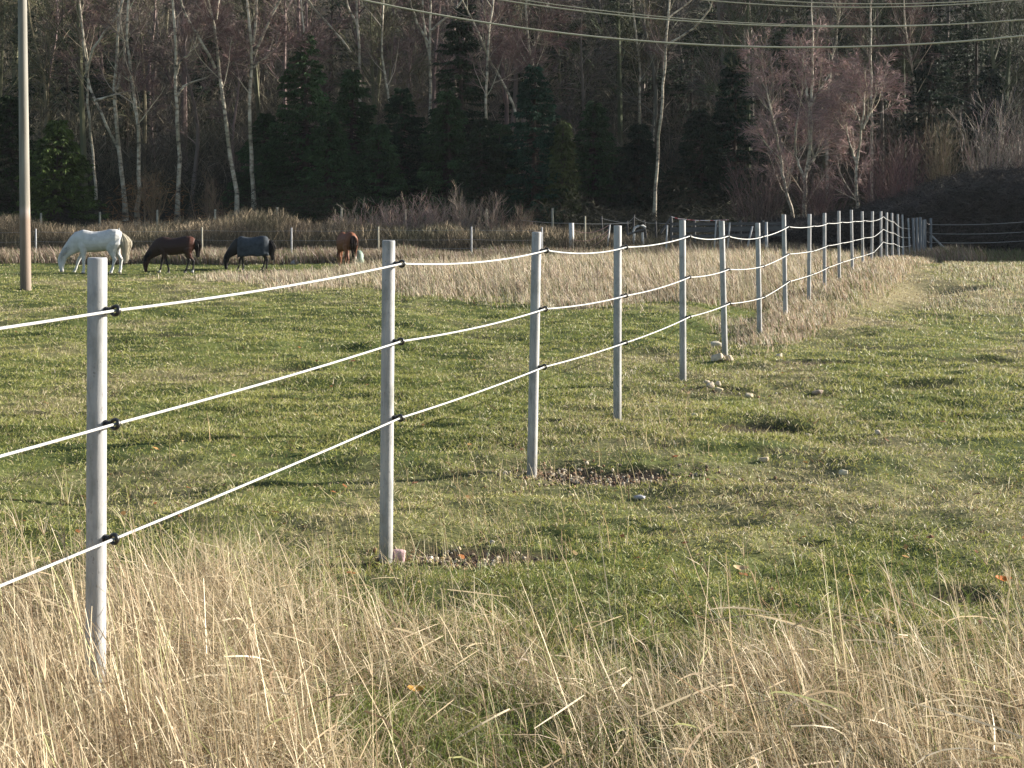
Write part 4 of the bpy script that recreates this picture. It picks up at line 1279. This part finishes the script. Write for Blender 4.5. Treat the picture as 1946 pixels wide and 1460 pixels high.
conifer(1880, 130, 74, 170, "dark evergreen above the pale shrubs at the right edge", 46, (.022, .034, .024), 10000)
conifer(625, 215, 68.6, 150, "low dense dark conifer directly behind the left of the thicket", 51, G2, 8000)
conifer(720, 235, 68.9, 140, "low dark conifer with drooping boughs behind the thicket's second bush", 52, G2, 8000)
conifer(915, 225, 68.4, 130, "low dark conifer behind the spikiest bush of the thicket", 53, (.034, .05, .026), 7000)
conifer(1215, 235, 72, 120, "squat dark evergreen at the foot of the solitary birch", 47, (.022, .034, .020), 7000)

# bulk of the wood --------------------------------------------------
def bare_proto(seed, H, tone, dens=.35):
    rng = np.random.default_rng(seed)
    P = np.array([smooth_path([(0, 0, -.2), (rng.normal(0, .3), rng.normal(0, .3), H * .4), (rng.normal(0, .6), rng.normal(0, .5), H * .75), (rng.normal(0, .9), rng.normal(0, .6), H)], 14)])
    Rr = (.012 * H) * np.linspace(1, .12, 14)[None]
    g = tree_twigs(rng, P, Rr, dens, 1.25, .0, .22)
    bag = Bag(); tone = np.array(tone)
    bag.add(tubes(P, Rr, 6), tone * 1.3)
    bag.add(tubes(g[0][0], g[0][1], 4), tone * 1.2)
    bag.add(ribbons(g[1][0], np.maximum(g[1][1] * 2, .02), rng), jitter(tone * 1.1, len(g[1][0]), .25, rng))
    bag.add(ribbons(g[2][0], np.maximum(g[2][1] * 2, .020), rng), jitter(tone, len(g[2][0]), .3, rng))
    bag.add(ribbons(g[3][0], np.maximum(g[3][1] * 2, .016), rng), jitter(tone, len(g[3][0]), .3, rng))
    return bag.arrays()
TONES = [(.150, .108, .096), (.125, .108, .066), (.145, .114, .096), (.105, .104, .058), (.165, .118, .106)]
protos = [bare_proto(100 + k, 12 + k * .7, TONES[k], .45) for k in range(5)]
def woodland():
    rng = np.random.default_rng(77)
    bag = Bag()
    n = 0
    for Y0, cnt, half in ((76, 20, 30), (82, 20, 34), (90, 20, 38), (100, 18, 42), (112, 16, 48), (126, 14, 54)):
        for k in range(cnt):
            x = -half + 2 * half * (k + rng.uniform(.1, .9)) / cnt; y = Y0 + rng.uniform(-2.5, 2.5)
            V, Q, C = protos[rng.integers(5)]
            a = rng.uniform(0, 2 * np.pi); s = rng.uniform(.8, 1.2)
            ca, sa = math.cos(a) * s, math.sin(a) * s
            W = np.stack([V[:, 0] * ca - V[:, 1] * sa + x, V[:, 0] * sa + V[:, 1] * ca + y, V[:, 2] * s + zg(x, y)], 1)
            px = CX + x * F / y
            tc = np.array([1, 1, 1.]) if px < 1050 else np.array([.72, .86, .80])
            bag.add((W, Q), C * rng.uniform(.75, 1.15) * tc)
    # the wood carries on to the right, beyond the picture, and shades the far corner
    for k in range(10):
        x = 26 + 2.6 * k + rng.uniform(-.8, .8); y = 61 + rng.uniform(-3.0, 3)
        V, Q, C = protos[rng.integers(5)]
        a = rng.uniform(0, 6.28); s = rng.uniform(.7, .95); ca, sa = math.cos(a) * s, math.sin(a) * s
        W = np.stack([V[:, 0] * ca - V[:, 1] * sa + x, V[:, 0] * sa + V[:, 1] * ca + y, V[:, 2] * s + zg(x, y)], 1)
        bag.add((W, Q), C)
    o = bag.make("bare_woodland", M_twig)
    props(o, "mass of bare brown and purplish trees filling the slope behind the field", kind="stuff")
woodland()
def evergreens():
    rng = np.random.default_rng(55)
    bag = Bag()
    k = 0
    for x, y, H, w in [(25.8, 61.8, 8, 2.2), (28.2, 63.2, 9, 2.4), (26, 65.5, 8, 2.2), (29.5, 59.8, 9, 2.2), (32, 61, 11, 2.8), (36, 59.5, 12, 3), (41, 62, 12, 3), (47, 60, 13, 3), (29, 64, 9, 2.4), (34, 64.5, 10, 2.6), (53, 62, 13, 3)]:
        conifer(0, 0, y, 0, "", 200 + k, (.024, .040, .022), 4200, X=x, H=H, wm=w, bag=bag); k += 1
    for i in range(64):
        y = rng.uniform(79, 118); x = rng.uniform(-.48, .52) * y
        conifer(0, 0, y, 0, "", 300 + i, (.022, .036, .018), 2600, X=x, H=rng.uniform(6, 13), wm=rng.uniform(1.8, 3), bag=bag)
    o = bag.make("evergreen_woodland", M_needle)
    props(o, "dark evergreens mixed through the bare wood on the slope", kind="stuff")
evergreens()

# thickets and bank --------------------------------------------------
def bush(px, ybase, ytop, Y, wpx, label, seed, tone, stems=40, spreadx=1.0, cat="bush", group="bare bushes in front of the wood", twig=1.0, zbase=None, name="bare_bush"):
    rng = np.random.default_rng(seed)
    x = X_of(px, Y); zb = zg(x, Y)
    top = E - (ytop - HY) / F * Y; H = top - zb; w = wpx / F * Y / 2
    root = np.array([x, Y, zb])
    r = empty(name, tuple(root), label, cat, group)
    K = 7; n = stems
    a = rng.uniform(0, 2 * np.pi, n); rr = np.sqrt(rng.random(n)) * .55
    sx = x + np.cos(a) * rr * w; sy = Y + np.sin(a) * rr * min(w, 1.2)
    P = np.zeros((n, K, 3)); lean = rng.uniform(.05, .55, n) * w; h = H * rng.uniform(.6, 1.02, n) * (1 - .25 * rr)
    for k in range(K):
        t = k / (K - 1)
        P[:, k, 0] = sx + np.cos(a) * lean * t ** 1.3 * spreadx + rng.normal(0, .02, n); P[:, k, 1] = sy + np.sin(a) * lean * .6 * t + rng.normal(0, .02, n)
        P[:, k, 2] = zb - .05 + h * t
    Rr = rng.uniform(.008, .018, n)[:, None] * np.linspace(1, .3, K)[None]
    tone = np.array(tone)
    g1 = grow(rng, P, Rr, int(260 * twig), .1, 1, .25 * H, .45 * H, .45, .08, .1, 5, .6, .01)
    g2 = grow(rng, g1[0], g1[1], int(1100 * twig), .1, 1, .12 * H, .3 * H, .5, .04, .14, 4, .7, .007)
    s = Bag(); s.add(tubes(P, Rr, 5), jitter(tone * 1.15, n, .2, rng)); s.make("stem", M_twig, r, origin=root).name = "stems"
    c = Bag(); c.add(ribbons(g1[0], np.maximum(g1[1] * 2, .012), rng), jitter(tone * 1.05, len(g1[0]), .25, rng))
    c.add(ribbons(g2[0], np.maximum(g2[1] * 2, .009), rng), jitter(tone, len(g2[0]), .3, rng)); c.make("twigs", M_twig, r, origin=root)
TH = (.27, .205, .165)
bush(700, 440, 384, 60.6, 150, "pale twiggy bush at the left end of the thicket behind the chestnut horse", 61, TH)
bush(775, 440, 376, 60.3, 150, "dense pinkish-brown bush second from the left in the pale thicket", 62, (.29, .21, .175), 46)
bush(855, 440, 372, 60.8, 150, "tall twiggy bush in the middle of the pale thicket", 63, TH, 40)
bush(905, 440, 362, 60.4, 120, "spikiest bush of the thicket with long grey shoots standing clear", 64, (.24, .19, .15), 30, twig=.6)
bush(965, 445, 392, 60.0, 120, "low bush at the right end of the pale thicket", 65, (.18, .135, .10))
bush(1880, 380, 186, 66.5, 130, "cluster of pale upright pollard shoots rising from the dark brambles", 66, (.30, .25, .21), 36, .8, twig=.8)
bush(1793, 380, 232, 66, 70, "smaller olive-brown shrub left of the pale pollard shoots", 67, (.24, .19, .12), 26, .8, twig=.9)
bush(1950, 380, 215, 66.3, 70, "pale shoots cut by the right edge of the view", 68, (.28, .23, .20), 22, .8, twig=.7)
bush(1440, 420, 300, 65, 130, "brownish sapling clump at the left foot of the purple birches", 69, (.14, .095, .08), 26, 1.1, twig=1.1)
bush(1700, 420, 262, 65.6, 150, "purplish sapling clump between the weeping birch and the brambles", 70, (.17, .10, .09), 30, 1.1, twig=1.4)
bush(1565, 420, 318, 65.2, 110, "low purplish scrub between the two purple-twigged birches", 71, (.16, .10, .085), 24, 1.1, twig=1.0)
bush(285, 400, 318, 66.5, 80, "tawny scrub sapling between the slender and straight birches", 72, (.22, .15, .085), 14, 1.2, twig=.5)
bush(395, 400, 330, 66.2, 70, "leaning tawny sapling left of the slanting birch", 73, (.20, .14, .09), 8, 1.4, twig=.4)

def masses():
    rng = np.random.default_rng(91)
    def cloud(n, xf, yf, hf, base_h, col, name, label, mat, L=(.15, .5), W=(.010, .03), up=.8, kind="stuff", amt=.3):
        x = xf(n); y = yf(n); g = gz(x, y)
        top = hf(x, y)
        z = g + base_h + (top - base_h) * rng.random(n) ** .75
        keep = top > .05
        x, y, z = x[keep], y[keep], z[keep]; m = len(x)
        d = norm(rng.normal(0, 1, (m, 3)) * np.array([1, 1, .6]) + np.array([0, 0, up]))
        Ln = rng.uniform(*L, m)
        P = np.stack([np.stack([x, y, z], 1) - d * Ln[:, None] * .5, np.stack([x, y, z], 1) + rng.normal(0, .02, (m, 3)), np.stack([x, y, z], 1) + d * Ln[:, None] * .5], 1)
        c = col(x, y, z, m)
        V, Q = ribbons(P, rng.uniform(*W, m)[:, None] * np.array([.7, 1, .3])[None], rng)
        return V, Q, np.repeat(np.clip(c, .003, .8), 6, 0)
    # rough bank behind the far fence: heather-like growth, straw on top
    def hb(x, y):
        px = CX + x * F / y
        t = np.interp(px, [-300, 40, 120, 300, 420, 540, 620, 1000, 1250, 1500], [1.75, 1.65, 1.3, 1.35, 1.75, 1.85, 1.5, 1.3, .7, .5])
        return t * (.68 + .5 * fbm(x * .7, y * .7, 3)) * sm(56.6, 58.4, y)
    def cb(x, y, z, m):
        f = fbm(x * .8 + 4, z * 1.6, 3)[:, None]
        c = np.array([.100, .096, .052]) * (1 - f) + np.array([.16, .118, .084]) * f
        straw = (rng.random(m) < .07 + .42 * sm(.6, 1.3, z - gz(x, y)) * np.maximum(sm(.42, .62, fbm(x * .5 + 3, y, 2)), sm(60, 130, CX + x * F / y) * sm(360, 280, CX + x * F / y)))[:, None]
        c = np.where(straw, np.array([.40, .31, .20]), c)
        return c * (1 + rng.normal(0, .25, (m, 1)))
    V, Q, C = cloud(170000, lambda n: rng.uniform(-30, 13, n), lambda n: rng.uniform(56.8, 62, n), hb, .0, cb, "", "", M_twig, L=(.2, .55), W=(.007, .018), up=2.2)
    o = mesh_np("bank_undergrowth", V, Q, M_twig, C)
    props(o, "low rough bank of heathery stems and straw between the far fence and the wood", kind="stuff")
    # brambles on the right
    def hr(x, y):
        px = CX + x * F / y
        t = np.interp(px, [1380, 1500, 1640, 1720, 1790, 1900, 2000, 2500], [.5, 1.1, 1.6, 2.3, 3.0, 3.3, 3.3, 3.4])
        return t * (.75 + .4 * fbm(x * .6 + 9, y * .6, 3))
    def cr(x, y, z, m):
        f = fbm(x * .9, z * 1.2 + 3, 3)[:, None]
        c = np.array([.055, .050, .042]) * (1 - f) + np.array([.095, .075, .065]) * f
        return c * (1 + rng.normal(0, .3, (m, 1)))
    V, Q, C = cloud(90000, lambda n: rng.uniform(9.5, 34, n), lambda n: rng.uniform(60.5, 65, n), hr, .0, cr, "", "", M_twig, L=(.25, .8), W=(.012, .035), up=.5)
    o = mesh_np("bramble_thicket", V, Q, M_twig, C)
    props(o, "tall dark bramble thicket behind the far right corner of the field", kind="stuff")
    # floor of the wood: dead leaves, bracken, dark shrubs
    def hw(x, y): return .5 + 1.6 * sm(.35, .7, fbm(x * .35, y * .35, 3)) * sm(62, 66, y)
    def cw(x, y, z, m):
        px = CX + x * F / y
        rust = (rng.random(m) < .75 * sm(180, 240, px) * sm(470, 420, px) * sm(71, 66, y))[:, None]
        f = fbm(x * .5, y * .5, 3)[:, None]
        c = np.array([.040, .034, .022]) * (1 - f) + np.array([.050, .050, .025]) * f
        c = np.where(rust, np.array([.34, .17, .07]), c)
        return c * (1 + rng.normal(0, .3, (m, 1)))
    V, Q, C = cloud(70000, lambda n: rng.uniform(-32, 32, n), lambda n: rng.uniform(63.5, 80, n), hw, -.02, cw, "", "", M_twig, L=(.2, .7), W=(.010, .028), up=.5)
    o = mesh_np("wood_undergrowth", V, Q, M_twig, C)
    props(o, "dark undergrowth with patches of rusty bracken under the trees", kind="stuff")
    def hs(x, y): return 2.2 + 4.2 * fbm(x * .25, y * .25, 3)
    def cs(x, y, z, m):
        px = CX + x * F / y
        f = fbm(x * .3 + 5, z * .4, 3)[:, None]
        c = np.array([.140, .106, .088]) * (1 - f) + np.array([.112, .110, .062]) * f
        c = np.where((rng.random(m) < .06)[:, None], np.array([.34, .29, .21]), c)
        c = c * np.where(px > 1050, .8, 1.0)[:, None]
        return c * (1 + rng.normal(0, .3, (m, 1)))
    V, Q, C = cloud(330000, lambda n: rng.uniform(-1, 1, n) * 48, lambda n: 75 + 60 * rng.random(n) ** 1.5, hs, .0, cs, "", "", M_twig, L=(.3, 1.1), W=(.010, .026), up=1.5)
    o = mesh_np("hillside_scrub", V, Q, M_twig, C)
    props(o, "tangled purplish-brown brushwood filling the slope between the trees", kind="stuff")
masses()

# ------------------------------------------------------------------ stones, gravel, leaves
def rock_mesh(seed, sx, sy, sz, c, rough=.30):
    bm = bmesh.new(); bmesh.ops.create_icosphere(bm, subdivisions=3, radius=1)
    off = Vector((seed * 7.1, seed * 3.3, 0))
    for v in bm.verts:
        k = 1 + rough * mnoise.noise(v.co * 1.1 + off) * 1.6 + .06 * mnoise.noise(v.co * 4 + off)
        v.co = v.co * k
        for ax in range(3):   # flatten a few faces
            if abs(v.co[ax]) > .74: v.co[ax] = math.copysign(.74 + (abs(v.co[ax]) - .74) * .3, v.co[ax])
        v.co.x *= sx; v.co.y *= sy; v.co.z *= sz
    me = bpy.data.meshes.new("stone"); bm.to_mesh(me); bm.free()
    a = me.color_attributes.new("tint", 'FLOAT_COLOR', 'POINT')
    cc = np.ones((len(me.vertices), 4), np.float32)
    co = np.array([tuple(v.co) for v in me.vertices])
    f = fbm(co[:, 0] / sx * 1.5 + seed, co[:, 2] / sz * 1.5, 3)[:, None]
    cc[:, :3] = np.array(c) * (.8 + .4 * f)
    a.data.foreach_set("color", cc.ravel())
    me.materials.append(M_stone)
    me.polygons.foreach_set("use_smooth", np.ones(len(me.polygons), bool))
    return me
CR = (.48, .40, .30)
ST = [(746, 1049, .032, .030, .034, (.50, .34, .34), "pinkish-white stone leaning on the foot of the second nearest post"),
      (1363, 688, .085, .05, .055, CR, "pale stone against the left foot of the sixth post"),
      (1386, 688, .05, .04, .045, CR, "small cream stone at the right foot of the sixth post"),
      (1361, 664, .08, .05, .05, (.42, .38, .30), "flat pale stone half hidden behind the sixth post"),
      (1350, 733, .045, .035, .035, CR, "whitest stone of the group right of the fifth post"),
      (1366, 737, .05, .035, .03, (.50, .42, .27), "yellowish stone, lowest of the group right of the fifth post"),
      (1344, 726, .028, .022, .024, CR, "tiny cream stone, topmost of the group right of the fifth post"),
      (1365, 730, .032, .026, .03, CR, "small pointed stone between two others right of the fifth post"),
      (1424, 743, .075, .045, .03, (.42, .35, .24), "long low brownish stone in a dip right of the stone group"),
      (1553, 742, .07, .045, .028, (.36, .28, .22), "flat brown stone alone in the grass, right of the middle"),
      (1481, 682, .045, .03, .03, CR, "cream stone lying between the sixth and eighth posts"),
      (1320, 794, .03, .025, .025, (.50, .45, .28), "yellow-white pebble right of the fourth post"),
      (1452, 877, .04, .03, .02, (.48, .38, .26), "tan stone in the grass beyond the bare soil patch"),
      (1603, 906, .035, .025, .022, (.52, .46, .32), "cream stone beside a scuffed hollow at right"),
      (1215, 938, .045, .022, .014, (.36, .35, .36), "flat grey stone just in front of the bare soil patch"),
      (1535, 817, .03, .022, .02, CR, "small pale stone midway along the right pasture"),
      (1668, 830, .028, .022, .022, CR, "small upright pale stone far right in the pasture"),
      (935, 1026, .022, .018, .014, (.40, .36, .28), "greyish pebble by the nearer soil patch"),
      (817, 1051, .02, .017, .014, (.52, .46, .40), "white pebble in the gravel right of the second nearest post"),
      (1085, 930, .022, .017, .012, (.52, .42, .24), "ochre pebble below the gravel of the third post")]
for k, (px, py, sx, sy, sz, c, lab) in enumerate(ST):
    Y = Yflat(py); x = X_of(px, Y)
    o = bpy.data.objects.new("stone", rock_mesh(k + 1, sx, sy, sz, c)); COL.objects.link(o)
    o.scale = (1.25,) * 3 if k == 0 else (.92,) * 3
    o.location = (x + (.03 if k == 0 else 0), Y - (.05 if k == 0 else 0), zg(x, Y) + sz * (.8 if k == 0 else .36) + .006)
    o.rotation_euler = (random.uniform(-.2, .2), random.uniform(-.35, .35), random.uniform(0, 6))
    props(o, lab, "stone", "pale stones scattered in the pasture")

def gravel():
    rng = np.random.default_rng(8)
    bm = bmesh.new(); bmesh.ops.create_icosphere(bm, subdivisions=1, radius=1)
    v0 = np.array([tuple(v.co) for v in bm.verts]); f0 = np.array([[v.index for v in f.verts] for f in bm.faces]); bm.free()
    V, T, C = [], [], []
    pts = []
    for cx, cy, ax, ay, n in ((1080, 892, .36, .24, 300), (1230, 905, .5, .2, 120), (870, 1052, .42, .16, 340), (1015, 890, .2, .1, 60), (1500, 690, 1.0, .5, 40), (1360, 735, .5, .4, 60), (1250, 905, .9, .5, 60)):
        Y = Yflat(cy); x = X_of(cx, Y)
        for _ in range(n): pts.append((x + rng.normal(0, ax * .5), Y + rng.normal(0, ay * .5)))
    for k, (x, y) in enumerate(pts):
        s = rng.uniform(.004, .011) * rng.uniform(.6, 1.2, 3) * (1 + .03 * y)
        a = rng.uniform(0, 6.28)
        W = v0 * (1 + rng.normal(0, .15, (len(v0), 1))) * s
        W = np.stack([W[:, 0] * math.cos(a) - W[:, 1] * math.sin(a) + x, W[:, 0] * math.sin(a) + W[:, 1] * math.cos(a) + y, W[:, 2] + zg(x, y) + s[2] * .5], 1)
        T.append(f0 + k * len(v0)); V.append(W)
        c = np.array([[.33, .26, .17], [.22, .135, .08], [.42, .36, .27], [.13, .10, .075]][rng.integers(4)]) * rng.uniform(.8, 1.15)
        C.append(np.tile(c, (len(v0), 1)))
    o = mesh_np("gravel", np.concatenate(V), None, M_stone, np.concatenate(C), None, False, None, np.concatenate(T))
    props(o, "small gravel and clods strewn over the bare soil by the posts", kind="stuff")
gravel()

def leaves():
    rng = np.random.default_rng(9)
    X, Y = frame_scatter(330, 5.5, 22, 1.2, 1.1, rng)
    n = len(X); z = gz(X, Y) + rng.uniform(.012, .035, n)
    a = rng.uniform(0, 6.28, n); L = rng.uniform(.010, .024, n) * (1 + .02 * Y)
    d = np.stack([np.cos(a), np.sin(a), rng.uniform(-.3, .5, n)], 1)
    c = np.stack([X, Y, z], 1)
    P = np.stack([c - d * L[:, None], c - d * L[:, None] * .3 + np.array([0, 0, .003]), c + d * L[:, None] * .4, c + d * L[:, None]], 1)
    side = norm(np.stack([-np.sin(a), np.cos(a), rng.uniform(-.4, .4, n)], 1))
    V, Q = ribbons(P, L[:, None] * np.array([.2, 1.2, 1.0, .1])[None], rng, side)
    base = np.array([[.30, .12, .04], [.36, .20, .07], [.22, .10, .05], [.42, .30, .14]])[rng.integers(0, 4, n)] * rng.uniform(.7, 1.2, (n, 1))
    o = mesh_np("fallen_leaves", V, Q, M_leaf, np.repeat(base, 8, 0))
    props(o, "scattered small brown and orange fallen leaves in the short grass", kind="stuff")
    for px, py, s, lab in ((1906, 1115, .038, "bright orange fallen leaf at the right edge of the pasture"), (1407, 1117, .034, "curled pale-brown leaf caught in the tall grass, right of the middle"), (790, 1352, .03, "yellow-orange leaf deep in the foreground grass gap")):
        Y = Yflat(py) ; x = X_of(px, Y); g = zg(x, Y)
        k = 9; t = np.linspace(-1, 1, k)
        w = (1 - t ** 2) ** .6 * .42 + .02
        V = []
        for q in range(k):
            for m_ in (-1, 0, 1):
                V.append((t[q] * s, m_ * w[q] * s * (1 + .1 * math.sin(q * 2)), .25 * s * t[q] ** 2 + .14 * s * abs(m_)))
        Q = [(q * 3 + m_, q * 3 + m_ + 1, q * 3 + m_ + 4, q * 3 + m_ + 3) for q in range(k - 1) for m_ in (0, 1)]
        col = (.55, .16, .03) if "bright" in lab else ((.50, .36, .20) if "curled" in lab else (.50, .26, .05))
        o = mesh_np("fallen_leaf", np.array(V), Q, M_leaf, np.tile(np.array(col), (len(V), 1)), None, True)
        o.location = (x, Y, g + (.03 if "bright" in lab else .07)); o.rotation_euler = (.5, .1, random.uniform(-.4, .4))
        props(o, lab, "leaf")
leaves()

# ------------------------------------------------------------------ thin winter haze
def haze():
    V = np.array([(x, y, z) for x in (-440, 440) for y in (-140, 720) for z in (-4, 95)], float)
    Q = [(0, 1, 3, 2), (4, 6, 7, 5), (0, 4, 5, 1), (2, 3, 7, 6), (0, 2, 6, 4), (1, 5, 7, 3)]
    m = bpy.data.materials.new("haze"); m.use_nodes = True; nt = m.node_tree; nt.nodes.clear()
    out = nt.nodes.new("ShaderNodeOutputMaterial"); v = nt.nodes.new("ShaderNodeVolumePrincipled")
    v.inputs['Color'].default_value = (.86, .91, 1.0, 1); v.inputs['Density'].default_value = .0001
    v.inputs['Anisotropy'].default_value = .2
    nt.links.new(v.outputs[0], out.inputs['Volume'])
    o = mesh_np("haze", V, Q, m)
    props(o, kind="stuff")
haze()
